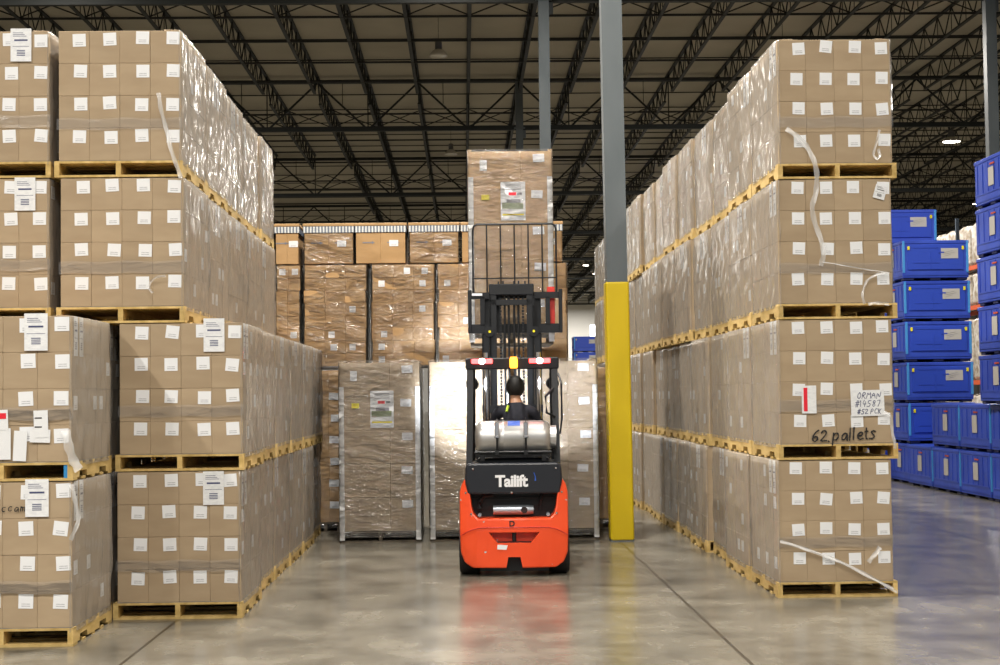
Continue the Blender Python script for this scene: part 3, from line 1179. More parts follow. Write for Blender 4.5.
def counterweight():
    mb = MB()
    out = [(-.40, .085), (.40, .085), (.475, .135), (.515, .23), (.522, .45), (.522, .80), (.505, .87), (.475, .925), (.445, .915), (.43, .86), (.405, .66), (.385, .595), (.345, .555), (-.345, .555), (-.385, .595), (-.405, .66), (-.43, .86), (-.445, .915), (-.475, .925), (-.505, .87), (-.522, .80), (-.522, .45), (-.515, .23), (-.475, .135)]
    mb.prism(out, 0, .52, bev=.014, seg=2)
    bm = mb.bm
    for x in (-.46, -.36, -.25, -.12, 0, .12, .25, .36, .46):
        bmesh.ops.bisect_plane(bm, geom=bm.verts[:]+bm.edges[:]+bm.faces[:], plane_co=(x, 0, 0), plane_no=(1, 0, 0))
    for z in (.2, .32, .44, .56):
        bmesh.ops.bisect_plane(bm, geom=bm.verts[:]+bm.edges[:]+bm.faces[:], plane_co=(0, 0, z), plane_no=(0, 0, 1))
    me = mb.mesh('counterweight', M['orange'])
    o = bpy.data.objects.new('tmp', me)
    COL.objects.link(o)
    cu = MB()
    cu.prism([(-.245, .425), (.245, .425), (.16, .325), (-.16, .325)], -.1, .12)
    cu.prism([(-.058, .19), (.058, .19), (.085, .05), (-.085, .05)], -.1, .16)
    c = bpy.data.objects.new('cut', cu.mesh('cut', M['orange']))
    COL.objects.link(c)
    md = o.modifiers.new('b', 'BOOLEAN')
    md.object = c
    md.operation = 'DIFFERENCE'
    md.solver = 'EXACT'
    me2 = bake(o)
    bpy.data.objects.remove(c)
    for v in me2.vertices:
        if v.co.y < .3:
            v.co.y += .085*abs(v.co.x/.52)**2.4 + .05*max(0, (v.co.z-.45)/.5)
    return me2


cw = put('counterweight', counterweight(), FK)


def surf(x, z):
    return .085*abs(x/.52)**2.4 + .05*max(0, (z-.45)/.5)


mb = MB()
mb.tube([(x, surf(x, z)-.002, z) for x, z in ((-.515, .39), (-.46, .425), (-.40, .452), (-.33, .468), (-.25, .472), (-.12, .472), (0, .472), (.12, .472), (.25, .472), (.33, .468), (.40, .452), (.46, .425), (.515, .39))], .0045, 6)
mb.build('casting_groove', M['redpaint'], cw)
mb = MB().bar((0, .05, .33), (0, .05, .43), .02, 12).ball((0, .05, .43), .024)
mb.build('tow_pin', M['black'], cw)
MB().b2(-.165, .165, .02, .06, .322, .335).build('tow_plate', M['black'], cw)
mb = MB()
mb.b2(-.024, .024, -.003, 0, -.032, .032)
mb.build('letter_plate', M['orange'], cw, (-.02, surf(0, .50), .506))
put('letter', text_mesh('D', .075, M['ink'], ext=.0015, offset=.002), cw, (-.02, surf(0, .50)-.005, .506))
MB().prism([(-.05, -.02), (.04, -.025), (.052, .018), (-.045, .024)], -.002, 0).build('white_sticker', M['white'], cw, (-.115, surf(.1, .28)-.001, .285))
for x, z in ((-.462, .80), (.462, .80), (-.41, .60), (.41, .60), (-.435, .86), (.435, .86)):
    MB().ball((0, 0, 0), .011, (1, .5, 1), 10, 6).build('bolt', M['chrome'], cw, (x, surf(x, z)-.002, z))

# engine bay behind the notch
mb = MB()
mb.b2(-.42, .42, .30, .52, .50, .86)
mb.build('engine_bay', M['black'], FK)
mb = MB()
mb.bar((-.2, .2, .625), (.13, .2, .625), .047, 20)
mb.bar((.13, .2, .625), (.19, .2, .625), .047, 20, r2=.04)
mf = mb.build('muffler', M['muffler'], FK, smooth=False)
MB().bar((.1, .145, .625), (.1, .165, .625), .032, 16).build('exhaust_port', M['ink'], mf)
mb = MB()
mb.tube([(-.33, .22, .64), (-.33, .22, .70), (-.29, .22, .76), (-.2, .24, .77)], .022)
mb.tube([(.25, .24, .62), (.26, .22, .72), (.3, .24, .8)], .018)
mb.bar((-.40, .25, .74), (.40, .25, .74), .008)
mb.bar((-.40, .25, .79), (.40, .25, .79), .008)
mb.build('engine_pipes', M['black'], FK)
for x in (-.33, .33):
    MB().bar((x, .10, .585), (x, .20, .585), .017, 14).build('bay_mount', M['muffler'], FK)

# charcoal rear cover with the maker's lettering, hood behind it
mb = MB()
mb.prism([(-.445, .785), (.445, .785), (.47, .92), (.462, 1.045), (.44, 1.085), (-.44, 1.085), (-.462, 1.045), (-.47, .92)], .085, .5, bev=.02, seg=2)
hd = mb.build('engine_cover', M['hood'], FK)
put('lettering', text_mesh('Tailift', .152, M['white'], ext=.002, offset=.0055, space=.92), hd, (-.02, .080, .905))
MB().prism([(-.036, -.03), (-.022, -.03), (-.026, .01), (-.04, .05), (-.046, .05), (-.033, .01)], -.0015, 0).build('scuff_mark', M['bluestick'], hd, (.24, .0845, .94))
for x in (-.39, .41):
    MB().ball((0, 0, 0), .011, (1, .5, 1), 10, 6).build('bolt', M['chrome'], hd, (x, .085, 1.03))
MB().ball((0, 0, 0), .012, (1, .5, 1), 10, 6).build('bolt', M['chrome'], hd, (-.02, .085, .80))
mb = MB()
mb.b2(-.44, .44, .46, 1.0, .55, 1.02, bev=.04, seg=2)
mb.b2(-.36, .36, .35, .6, 1.06, 1.12, bev=.02)
mb.build('hood', M['hood'], FK)

# chassis, floor plate, mudguards
mb = MB()
mb.b2(-.50, .50, .50, 1.75, .18, .50, bev=.03, seg=2)
mb.b2(-.50, -.42, .50, 1.0, .50, .86, bev=.03, seg=2)
mb.b2(.42, .50, .50, 1.0, .50, .86, bev=.03, seg=2)
mb.build('chassis', M['orange'], FK)
MB().b2(-.44, .44, 1.0, 1.75, .50, .52).build('floor_plate', M['rubber'], FK)
mb = MB()
mb.b2(-.45, .45, 1.55, 1.80, .50, 1.05, bev=.03, seg=2)
mb.b2(-.40, .40, 1.50, 1.62, 1.05, 1.16, bev=.03, seg=2)
mb.build('dashboard', M['hood'], FK)
mb = MB()
mb.bar((0.02, 1.52, 1.05), (.02, 1.36, 1.30), .022, 10)
cl = mb.build('steering_column', M['black'], FK)
n = 20
mb = MB()
ring = [(.02+.15*math.cos(2*PI*k/n), 1.35+.125*math.sin(2*PI*k/n), 1.305+.085*math.sin(2*PI*k/n)) for k in range(n)]
mb.tube(ring+ring[:1], .013, 8)
for k in (0, 7, 13):
    mb.bar((.02, 1.35, 1.30), ring[k], .009)
mb.build('steering_wheel', M['black'], FK)


def wheel(name, x, y, r, w):
    mb = MB()
    h = w/2
    mb.lathe([(r*.62, -h), (r*.93, -h), (r, -h*.75), (r, h*.75), (r*.93, h), (r*.62, h)], 'X', n=32)
    t = mb.build(name, M['rubber'], FK, (x, y, r))
    for q in t.data.polygons:
        q.use_smooth = False
    mb = MB()
    mb.lathe([(r*.62, -h*.9), (r*.3, -h*.5), (r*.3, h*.5), (r*.62, h*.9)], 'X', n=24)
    for k in range(5):
        a = 2*PI*k/5
        mb.bar((-h*.6, r*.42*math.cos(a), r*.42*math.sin(a)), (h*.6, r*.42*math.cos(a), r*.42*math.sin(a)), .012)
    mb.build('wheel_rim', M['white'], t)


for s in (-1, 1):
    wheel('rear_tire', s*.432, .36, .245, .20)
    wheel('front_tire', s*.455, 1.78, .29, .19)
mb = MB()
mb.b2(-.33, .33, .12, .5, .045, .2)
mb.build('rear_axle', M['black'], FK)

# overhead guard
mb = MB()
GX = .435
for s in (-1, 1):
    mb.flat((s*GX, .42, .98), (s*(GX-.01), .50, 1.5), .062, .05, (0, 1, 0))
    mb.flat((s*(GX-.01), .50, 1.48), (s*(GX-.015), .60, 2.08), .062, .05, (0, 1, 0))
    mb.flat((s*GX, 1.78, .95), (s*(GX-.015), 1.55, 2.08), .06, .05, (0, 1, 0))
    mb.flat((s*(GX-.015), .56, 2.08), (s*(GX-.015), 1.60, 2.10), .05, .06)
mb.b2(-GX-.03, GX+.03, .55, .61, 1.995, 2.11, bev=.01)
mb.b2(-GX-.03, GX+.03, 1.53, 1.60, 2.05, 2.13, bev=.01)
for k in range(6):
    x = -.32+.64*k/5
    mb.flat((x, .60, 2.09), (x, 1.55, 2.10), .028, .03)
gd = mb.build('overhead_guard', M['black'], FK)
# grab handle on the right pillar
mb = MB()
mb.tube([(GX-.02, .47, 1.52), (GX-.10, .40, 1.56), (GX-.11, .40, 1.72), (GX-.03, .5, 1.80)], .013)
mb.tube([(GX+.03, .46, 1.35), (GX+.05, .44, 1.5), (GX+.05, .47, 1.85), (GX+.02, .55, 1.95)], .011)
mb.build('grab_handle', M['black'], gd)
for x, lbl in ((-.30, None), (.275, None)):
    mb = MB()
    mb.b2(-.105, .105, -.025, 0, -.022, .022, bev=.006)
    tl = mb.build('tail_light_bar', M['redlamp'], gd, (x, .55, 2.075))
    put('lamp_core', MB().ball((0, 0, 0), .031, (1.1, .5, .95)).mesh('lamp_core', M['redcore'], True), gd, (x, .525, 2.075))
mb = MB()
mb.lathe([(.032, -.055), (.038, -.04), (.038, .03), (.030, .055)], 'Z', n=20)
mb.build('amber_beacon', M['amber'], gd, (.015, .52, 2.06))
HL = []
for x in (-.43, .43):
    mb = MB()
    mb.lathe([(.02, -.07), (.055, -.05), (.07, 0), (.066, .012)], 'Y', n=20)
    h = mb.build('headlight', M['black'], gd, (x, 1.74, 1.86))
    MB().lathe([(.060, .012), (.060, .018)], 'Y', n=20).build('lamp_lens', M['ledlens'], h)
    HL.append(h)

# gas cylinder across the back, strapped on its bracket
mb = MB()
mb.lathe([(.05, -.37), (.12, -.362), (.152, -.335), (.162, -.29), (.162, -.10), (.1645, -.095), (.1645, -.085), (.162, -.08), (.162, .29), (.152, .335), (.12, .362), (.05, .37)], 'X', n=36)
tk = mb.build('gas_cylinder', M['tank'], FK, (0, .30, 1.325), smooth=True)
mb = MB()
mb.lathe([(.11, .34), (.115, .42), (.10, .42), (.09, .345)], 'X', n=24)
mb.build('valve_collar', M['tank'], tk)
for x in (-.155, .125):
    mb = MB()
    pts = [(math.cos(a)*.170, math.sin(a)*.170) for a in [PI*(-.5)+PI*2*k/30 for k in range(31)]]
    for a, b in zip(pts, pts[1:]):
        mb.flat((x, a[0], a[1]), (x, b[0], b[1]), .04, .006, (1, 0, 0))
    st = mb.build('strap', M['black'], tk)
    mb = MB()
    mb.b2(x-.022, x+.022, -.187, -.168, .02, .15, bev=.005)
    mb.b2(x-.026, x+.026, -.192, -.168, .0, .022, bev=.004)
    mb.build('strap_buckle', M['chrome'], st)
    mb = MB()
    mb.bar((x, -.178, 0), (x, -.172, -.12), .010)
    mb.b2(x-.02, x+.02, -.182, -.15, -.165, -.12)
    mb.build('latch', M['black'], st)
# blue print on the shell
bm = bmesh.new()
rows = []
for k in range(8):
    a = PI*.5+.18+.62*k/7
    rows.append([bm.verts.new((x, .1635*math.cos(a), .1635*math.sin(a))) for x in (-.05, .07)])
for a, b in zip(rows, rows[1:]):
    bm.faces.new((a[0], a[1], b[1], b[0]))
me = bpy.data.meshes.new('cylinder_sticker')
bm.to_mesh(me)
bm.free()
me.materials.append(M['bluestick'])
put('cylinder_sticker', me, tk)
mb = MB()
for x in (-.3, .3):
    mb.b2(x-.02, x+.02, .15, .5, 1.10, 1.17)
mb.b2(-.36, .36, .17, .43, 1.14, 1.165)
mb.bar((-.37, .14, 1.185), (.37, .14, 1.185), .014, 10)
mb.bar((-.37, .46, 1.185), (.37, .46, 1.185), .014, 10)
mb.build('cylinder_bracket', M['black'], FK)

# seat
mb = MB()
mb.b2(-.24, .28, .74, 1.22, 1.02, 1.10, bev=.035, seg=3)
st = mb.build('seat', M['seat'], FK)
MB().box((0, 0, 0), (.46, .11, .42), rot=(-.12, 0, 0), bev=.04, seg=3).build('seat_back', M['seat'], st, (.02, .70, 1.28))

# mast
ms = thing('tmp', None, None)
bpy.data.objects.remove(ms)
mb = MB()
MY = 2.05
mb.b2(-.33, .33, MY-.10, MY-.06, .35, .45)
mb.b2(-.33, .33, MY-.10, MY-.06, 1.55, 1.63)
ma = mb.build('mast', M['mast'], FK)
for s in (-1, 1):
    mb = MB()
    mb.b2(s*.245, s*.325, MY-.07, MY-.05, .08, 2.40)
    mb.b2(s*.305, s*.325, MY-.07, MY+.07, .08, 2.40)
    mb.b2(s*.245, s*.325, MY+.05, MY+.07, .08, 2.40)
    mb.build('outer_rail', M['mast'], ma)
    mb = MB()
    mb.b2(s*.165, s*.242, MY-.06, MY-.04, .9, 2.86)
    mb.b2(s*.222, s*.242, MY-.06, MY+.06, .9, 2.86)
    mb.b2(s*.165, s*.242, MY+.04, MY+.06, .9, 2.86)
    mb.build('inner_rail', M['mast'], ma)
    mb = MB()
    mb.bar((s*.24, MY-.095, 2.43), (s*.24, MY-.05, 2.43), .055, 18)
    mr_ = mb.build('mast_roller', M['black'], ma)
    MB().bar((s*.24, MY-.103, 2.43), (s*.24, MY-.094, 2.43), .014, 12).build('grease_cap', M['yellowtag'], mr_)
    MB().bar((s*.285, MY-.10, .3), (s*.285, MY-.10, 2.2), .026, 12).build('lift_ram', M['chrome'], ma)
mb = MB()
mb.b2(-.245, .245, MY-.07, MY+.05, 2.83, 2.95, bev=.008)
mb.b2(-.245, .245, MY-.06, MY+.05, 2.72, 2.78)
for k, x in enumerate((-.14, -.09, .03, .08, .15)):
    mb.box((x, MY-.03, 2.965), (.018, .04, .03+.01*(k % 2)))
mb.build('mast_crossbar', M['mast'], ma)
mb = MB()
for x in (-.075, -.03, .03, .075):
    mb.bar((x, MY-.02, 1.0), (x, MY-.02, 2.83), .013, 8)
mb.build('hydraulic_hose', M['black'], ma)
for x in (-.12, .125):
    mb = MB()
    for k in range(46):
        mb.box((x, MY-.03, 1.3+.033*k), (.026 if k % 2 else .018, .012, .026))
    mb.build('lift_chain', M['black'], ma)

# carriage, backrest and forks
CX_ = .04
mb = MB()
mb.b2(CX_-.50, CX_+.50, MY+.10, MY+.15, 2.80, 2.87)
mb.b2(CX_-.50, CX_+.50, MY+.10, MY+.15, 2.42, 2.52)
for s in (-1, 1):
    mb.b2(CX_+s*.50-.02, CX_+s*.50+.02, MY+.08, MY+.17, 2.42, 2.90, bev=.006)
    mb.b2(CX_+s*.36-.025, CX_+s*.36+.025, MY+.10, MY+.15, 2.5, 2.82)
for s in (-1, 1):
    mb.b2(CX_+s*.19-.03, CX_+s*.19+.03, MY+.06, MY+.14, 2.42, 2.87)
cg = mb.build('carriage', M['black'], FK)
MB().b2(CX_+.355, CX_+.44, MY+.16, MY+.20, 2.46, 2.93, bev=.005).build('red_bracket', M['redpaint'], cg)
MB().b2(CX_-.475, CX_-.36, MY+.085, MY+.10, 2.835, 2.86).build('white_decal', M['white'], cg)
for x in (-.27, .27):
    mb = MB()
    mb.b2(x-.055, x+.055, MY+.155, MY+.195, 2.34, 2.86)
    mb.prismx([(MY+.155, 2.34), (MY+.155, 2.385), (MY+1.25, 2.36), (MY+1.25, 2.345)], x-.055, x+.055)
    mb.build('fork', M['black'], cg)
mb = MB()
ZB, ZT = 2.86, 3.63
xa, xb = CX_-.46, CX_+.46
fr = [(xa, ZB), (xa, ZT-.06), (xa+.012, ZT-.02), (xa+.045, ZT), (xb-.045, ZT), (xb-.012, ZT-.02), (xb, ZT-.06), (xb, ZB)]
mb.tube([(x, MY+.17, z) for x, z in fr], .012, 8)
mb.bar((xa, MY+.17, 3.03), (xb, MY+.17, 3.03), .007)
for k in range(1, 6):
    x = xa+(xb-xa)*k/6
    mb.bar((x, MY+.17, ZB), (x, MY+.17, ZT), .009)
mb.build('load_backrest', M['black'], cg)


# ------------------------------------------------------------------ driver
def driver():
    """seated figure, back to the camera, hands on the wheel; coordinates are the truck's"""
    V, E, R = [], [], []

    def chain(start, pts):
        i = start
        for x, y, z, r in pts:
            V.append((x, y, z))
            R.append(r)
            if i is not None:
                E.append((i, len(V)-1))
            i = len(V)-1
        return i
    cx = .03
    pelvis = chain(None, [(cx, .90, 1.17, .135)])
    waist = chain(pelvis, [(cx, .885, 1.30, .125), (cx, .88, 1.43, .140)])
    chest = chain(waist, [(cx, .89, 1.535, .142)])
    neckb = chain(chest, [(cx, .905, 1.625, .085)])
    chain(neckb, [(cx, .925, 1.70, .052), (cx, .94, 1.755, .066), (cx, .95, 1.83, .086), (cx, .95, 1.885, .066)])
    for s in (-1, 1):
        sh = chain(chest, [(cx+s*.105, .90, 1.585, .085), (cx+s*.185, .905, 1.565, .066)])
        el = chain(sh, [(cx+s*.225, .975, 1.44, .050), (cx+s*.235, 1.05, 1.315, .042)])
        wr = chain(el, [(cx+s*.20, 1.16, 1.315, .036), (cx+s*.165, 1.255, 1.335, .026)])
        palm = chain(wr, [(cx+s*.150, 1.305, 1.345, .030)])
        for k in range(4):
            o = (k-1.5)*.020
            ln = (.9, 1.0, .95, .78)[k]
            bx, by, bz = cx+s*(.150-.004), 1.335+o*.9, 1.352+.012-abs(o)*.1
            chain(palm, [(bx-s*.0+s*.006, by, bz, .0105), (bx-s*.022*ln, by+.012, bz+.004, .0090), (bx-s*.030*ln, by+.016, bz-.020*ln, .0082)])
        chain(palm, [(cx+s*.135, 1.285, 1.325, .011), (cx+s*.115, 1.30, 1.312, .009)])
        hip = chain(pelvis, [(cx+s*.095, .95, 1.16, .105)])
        kn = chain(hip, [(cx+s*.125, 1.15, 1.165, .085), (cx+s*.14, 1.31, 1.12, .064)])
        an = chain(kn, [(cx+s*.14, 1.30, .90, .052), (cx+s*.14, 1.28, .64, .038)])
        chain(an, [(cx+s*.14, 1.32, .575, .042), (cx+s*.145, 1.43, .56, .034)])
    # nose and ears
    me = bpy.data.meshes.new('person')
    me.from_pydata(V, E, [])
    o = bpy.data.objects.new('tmp', me)
    COL.objects.link(o)
    o.modifiers.new('s', 'SKIN').use_smooth_shade = True
    sk = me.skin_vertices[0].data
    for i, r in enumerate(R):
        sk[i].radius = (r, r)
        sk[i].use_root = (i == 0)
    # flatten the trunk a little, front to back
    for i, v in enumerate(V):
        if i in (1, 2, 3):
            sk[i].radius = (R[i]*1.08, R[i]*.86)
    sb = o.modifiers.new('u', 'SUBSURF')
    sb.levels = sb.render_levels = 2
    out = bake(o)
    out.materials.clear()
    for k in ('skin', 'shirt', 'trousers', 'shoe'):
        out.materials.append(M[k])
    for p in out.polygons:
        c = p.center
        p.use_smooth = True
        i = 1
        if c.z > 1.655:
            i = 0
        elif c.y > 1.02 and 1.24 < c.z < 1.42 and abs(c.x-cx) > .09:
            i = 0
        elif c.z < .63:
            i = 3
        elif c.z < 1.24 and not (c.y < .86 and c.z > 1.2):
            i = 2
        p.material_index = i
    # a face: brow, nose, chin pushed out of the head surface
    for v in out.vertices:
        if v.co.z > 1.70 and v.co.y > .98:
            x, z = v.co.x-cx, v.co.z
            v.co.y += .020*math.exp(-(x/.014)**2-((z-1.805)/.022)**2)
            v.co.y += .008*math.exp(-(x/.03)**2-((z-1.742)/.014)**2)
            v.co.y -= .006*math.exp(-((abs(x)-.03)/.014)**2-((z-1.832)/.013)**2)
    return out, cx


pm, pcx = driver()
PR = put('person', pm, None, FK.location, FK.rotation_euler)
tag(PR, 'driver with short black hair and a dark shirt, seated with back to camera', 'person')
mb = MB()
mb.ball((pcx, .940, 1.822), .100, (.95, 1.0, 1.16), 24, 18)
for v in list(mb.bm.verts):
    if (v.co.y > 1.0 and v.co.z < 1.875) or v.co.z < 1.735:
        v.co.y = min(v.co.y, .985) if v.co.z < 1.875 else v.co.y
    if v.co.z < 1.725:
        v.co.z = 1.725-(1.725-v.co.z)*.2
for v in mb.bm.verts:
    v.co += Vector((random.uniform(-.002, .002), random.uniform(-.002, .002), random.uniform(-.002, .002)))
mb.build('hair', M['hair'], PR, smooth=True)
for s in (-1, 1):
    MB().ball((0, 0, 0), .03, (.32, .62, 1.0), 12, 10).build('ear', M['skin'], PR, (pcx+s*.086, .955, 1.815), smooth=True)
    MB().ball((0, 0, 0), .011, (1, .7, .8), 10, 8).build('eye', M['eyewhite'], PR, (pcx+s*.03, 1.024, 1.832), smooth=True)
MB().b2(-.075, .075, .0, .008, -.004, .004).build('mouth', M['redpaint'], PR, (pcx, 1.022, 1.768)).scale = (.3, 1, 1)
mb = MB()
mb.tube([(pcx-.075, .815, 1.63), (pcx-.085, .80, 1.60), (pcx-.09, .79, 1.57)], .014, 8)
mb.build('lime_collar_strap', M['hiviz'], PR)


# ------------------------------------------------------------------ blue bins
BW, BL_, BH = 1.24, 1.44, .757


def bin_meshes():
    mb = MB()
    w, d = BW, BL_
    # four walls, floor, feet
    mb.b2(-w/2, w/2, -d/2, -d/2+.04, .07, BH-.015, bev=.008)
    mb.b2(-w/2, w/2, d/2-.04, d/2, .07, BH-.015, bev=.008)
    mb.b2(-w/2, -w/2+.04, -d/2+.04, d/2-.04, .07, BH-.015, bev=.008)
    mb.b2(w/2-.04, w/2, -d/2+.04, d/2-.04, .07, BH-.015, bev=.008)
    mb.b2(-w/2, w/2, -d/2, d/2, .045, .10, bev=.01)
    mb.b2(-w/2+.015, w/2-.015, -d/2+.015, d/2-.015, BH-.05, BH-.02)
    mb.b2(-w/2-.012, w/2+.012, -d/2-.012, d/2+.012, BH-.075, BH-.012, bev=.01)
    for k in range(6):                                 # raised ribs on the long aisle sides
        y = -d/2+.12+(d-.24)*k/5
        for s in (-1, 1):
            mb.b2(s*w/2-s*.01, s*w/2+s*.010, y-.012, y+.012, .20, BH-.09)
    for s in (-1, 1):
        mb.b2(s*w/2-s*.01, s*w/2+s*.011, -d/2+.05, d/2-.05, .19, .215)
    body = mb.mesh('bin_body', M['binblue'])
    mb = MB()
    for x in (-w/2+.12, 0, w/2-.12):
        for y in (-d/2+.12, 0, d/2-.12):
            mb.b2(x-.10, x+.10, y-.10, y+.10, 0.002, .06, bev=.01)
    mb.b2(-w/2+.03, w/2-.03, -d/2+.03, d/2-.03, .040, .058)
    feet = mb.mesh('bin_foot', M['binfoot'])
    mb = MB()
    mb.b2(-.53, .53, -.016, 0, -.23, .24, bev=.008)
    for z in (-.09, .19):
        mb.b2(-.42, .06, -.024, -.010, z-.008, z+.008)
    mb.b2(-.10, -.085, -.022, -.010, -.20, .10)
    mb.b2(-.46, .46, -.022, -.01, -.215, -.195)
    mb.b2(.05, .16, -.026, -.012, .085, .11)
    door = mb.mesh('drop_door', M['binpanel'])
    edge = MB().b2(-.022, .022, -.016, .02, .14, BH-.02, bev=.006).mesh('corner_strip', M['binedge'])
    latch = MB().b2(-.02, .02, -.03, 0, -.035, .035, bev=.006).mesh('latch', M['yellowtag'])
    card = MB().b2(-.16, .16, -.006, 0, -.095, .095).mesh('card_holder', M['bincard'])
    ln = MB()
    for z, x1 in ((.03, .06), (0, .1), (-.04, .02)):
        ln.flat((-.12, -.007, z-.02), (x1, -.007, z+.02), .008, .002)
    line = ln.mesh('card_print', M['greyprint'])
    side = MB().b2(-.115, .115, -.006, 0, -.14, .14).mesh('side_card', M['bincard'])
    warn = MB().b2(-.10, .10, -.004, 0, -.012, .012).mesh('orange_mark', M['rackorange'])
    return body, feet, door, edge, latch, card, line, side, warn


BM = bin_meshes()


def blue_bin(label, group, x, y, z, detail=True):
    r = thing('bulk_bin', label, 'storage bin', (x, y, z), 0, group)
    bd = put('bin_body', BM[0], r)
    put('bin_base', BM[1], r)
    if detail:
        put('drop_door', BM[2], bd, (0, -BL_/2-.002, .42))
        for s in (-1, 1):
            put('corner_strip', BM[3], bd, (s*(BW/2-.022), -BL_/2, 0))
            put('latch', BM[4], bd, (s*(BW/2-.11), -BL_/2-.012, .60))
        c = put('card_holder', BM[5], bd, (.26, -BL_/2-.02, .50))
        put('card_print', BM[6], c)
    put('side_card', BM[7], bd, (-BW/2-.012, -.05, .43), (0, 0, -PI/2))
    put('orange_mark', BM[8], bd, (-BW/2-.012, -.1, .62), (0, 0, -PI/2))
    return r


XB = 8.20+BW/2
FL = ['on the floor', 'second from the floor', 'third from the floor', 'fourth from the floor', 'fifth from the floor', 'sixth from the floor', 'seventh from the floor']
for t in range(6):
    blue_bin('blue bulk bin %s in the stack facing the camera' % FL[t], 'blue bins stacked facing the camera', XB+.02+(.012*(5-t)-.02), 28.55+BL_/2, t*BH)
for t in range(7):
    blue_bin('blue bulk bin %s, in the row behind the camera-facing stack' % FL[t] if t < 6 else 'topmost blue bin peeking up behind the camera-facing stack', 'blue bins behind the facing stack', XB-.12, 30.06+BL_/2, t*BH, t > 5)
for q, (yy, nt, where) in enumerate(((27.03, 1, 'before the camera-facing stack'), (25.51, 2, 'in the low aisle row, farther pair'), (23.99, 2, 'in the low aisle row, nearer pair'), (22.47, 7, 'in the tall stack at the right edge'))):
    for t in range(nt):
        blue_bin('blue bulk bin %s %s' % (FL[t], where), 'blue bins along the right aisle', XB-(.16 if t > 1 else 0), yy+BL_/2, t*BH, True)
for q, xx in enumerate((5.95, 7.25)):
    for t in range(6 if q == 0 else 5):
        blue_bin('distant blue bin %s, %s stack far down the gap' % (FL[t], 'taller' if q == 0 else 'shorter'), 'blue bins far down the gap', xx, 75, t*BH)

# ------------------------------------------------------------------ distant rack with wrapped goods
RX = 14.0
rk = thing('pallet_rack', 'orange-beamed pallet rack far behind the blue bins', 'rack', (RX+.55, 43.4, 0))
for y in (-3.2, 0, 3.2):
    mb = MB()
    for x in (-.5, .5):
        mb.b2(x-.045, x+.045, y-.04, y+.04, 0, 6.6)
    for k in range(7):
        mb.bar((-.5, y, .3+k*.9), (.5, y, .9+k*.9), .015)
    mb.build('upright_frame', M['rackpost'], rk)
for z in (2.0, 4.05, 5.15):
    for b in (-1.6, 1.6):
        for x in (-.52, .52):
            MB().b2(x-.025, x+.025, b-1.56, b+1.56, z-.12, z).build('beam', M['rackorange'], rk)


def sack_mesh(h, seed):
    mb = MB()
    mb.box((0, 0, h/2), (1.0, .92, h), bev=.12, seg=4)
    rnd = random.Random(seed)
    bmesh.ops.subdivide_edges(mb.bm, edges=mb.bm.edges[:], cuts=2, use_grid_fill=True)
    for v in mb.bm.verts:
        if v.co.z > .02:
            v.co += Vector((.03*math.sin(9*v.co.z+v.co.y*7), .03*math.sin(8*v.co.z+seed), .02*math.sin(12*v.co.x+9*v.co.y)))
    mb.bm.verts.ensure_lookup_table()
    return mb.mesh('wrapped_goods', M['sack'], True)


for li, (z, h, ln) in enumerate(((0.0, 1.6, 'floor'), (2.0, 1.7, 'lower beam'), (4.05, .9, 'middle beam'), (5.15, 1.15, 'top beam'))):
    for k in range(6):
        y = (-2.62, -1.6, -.58, .58, 1.6, 2.62)[k]
        o = put('wrapped_goods', sack_mesh(h, li*7+k), None, (RX+.55, 43.4+y, z+.0))
        tag(o, 'white wrapped goods on the %s level of the far rack, %s along' % (ln, ('nearest', 'second', 'third', 'fourth', 'fifth', 'last')[k]), 'wrapped goods', 'wrapped goods on the far rack')

# ------------------------------------------------------------------ the building
X0, X1, Y1 = -32.0, 42.0, 174.2
ZD = 12.78
struct(MB().b2(X0, X1, -30, Y1, -.2, 0).build('floor', M['floor']), 'polished grey-brown concrete floor with saw-cut joints')
struct(MB().b2(X0, X1, -30, Y1, ZD, ZD+.15).build('ceiling', M['deck']), 'tan metal roof deck')


def panel_wall(name, x0, x1, y0, y1, m, axis):
    mb = MB()
    mb.b2(x0, x1, y0, y1, 0, ZD)
    n = int((x1-x0 if axis == 'x' else y1-y0)/4.2)
    for k in range(n+1):
        if axis == 'x':
            x = x0+k*4.2
            mb.b2(x-.05, x+.05, y0-.06, y0, 0, ZD)
        else:
            y = y0+k*4.2
            s = -1 if x0 > 0 else 1
            xx = x0 if x0 > 0 else x1
            mb.b2(min(xx, xx+s*.06), max(xx, xx+s*.06), y-.05, y+.05, 0, ZD)
    return struct(mb.build(name, m))


panel_wall('wall_back', X0, X1, Y1, Y1+.2, M['wall'], 'x')
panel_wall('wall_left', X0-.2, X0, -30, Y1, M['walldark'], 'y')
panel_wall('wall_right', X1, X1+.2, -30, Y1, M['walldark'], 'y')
a = at(590.5, 347, Y1-.1)
b = at(598, 325, Y1-.1)
w1 = MB()
w1.b2(a.x-.12, b.x+.12, Y1-.09, Y1-.01, a.z-.12, b.z+.12)
wo = struct(w1.build('window_1', M['wall']), 'bright daylit window in the far wall')
MB().b2(a.x, b.x, Y1-.12, Y1-.09, a.z, b.z).build('window_pane', M['pane'], wo)

# roof girders, joists, bridging
BAY = 17.3
GY = [18.35+BAY*k for k in range(9)]
JX = [2.0+1.73*k for k in range(-10, 18)]
JD = .75


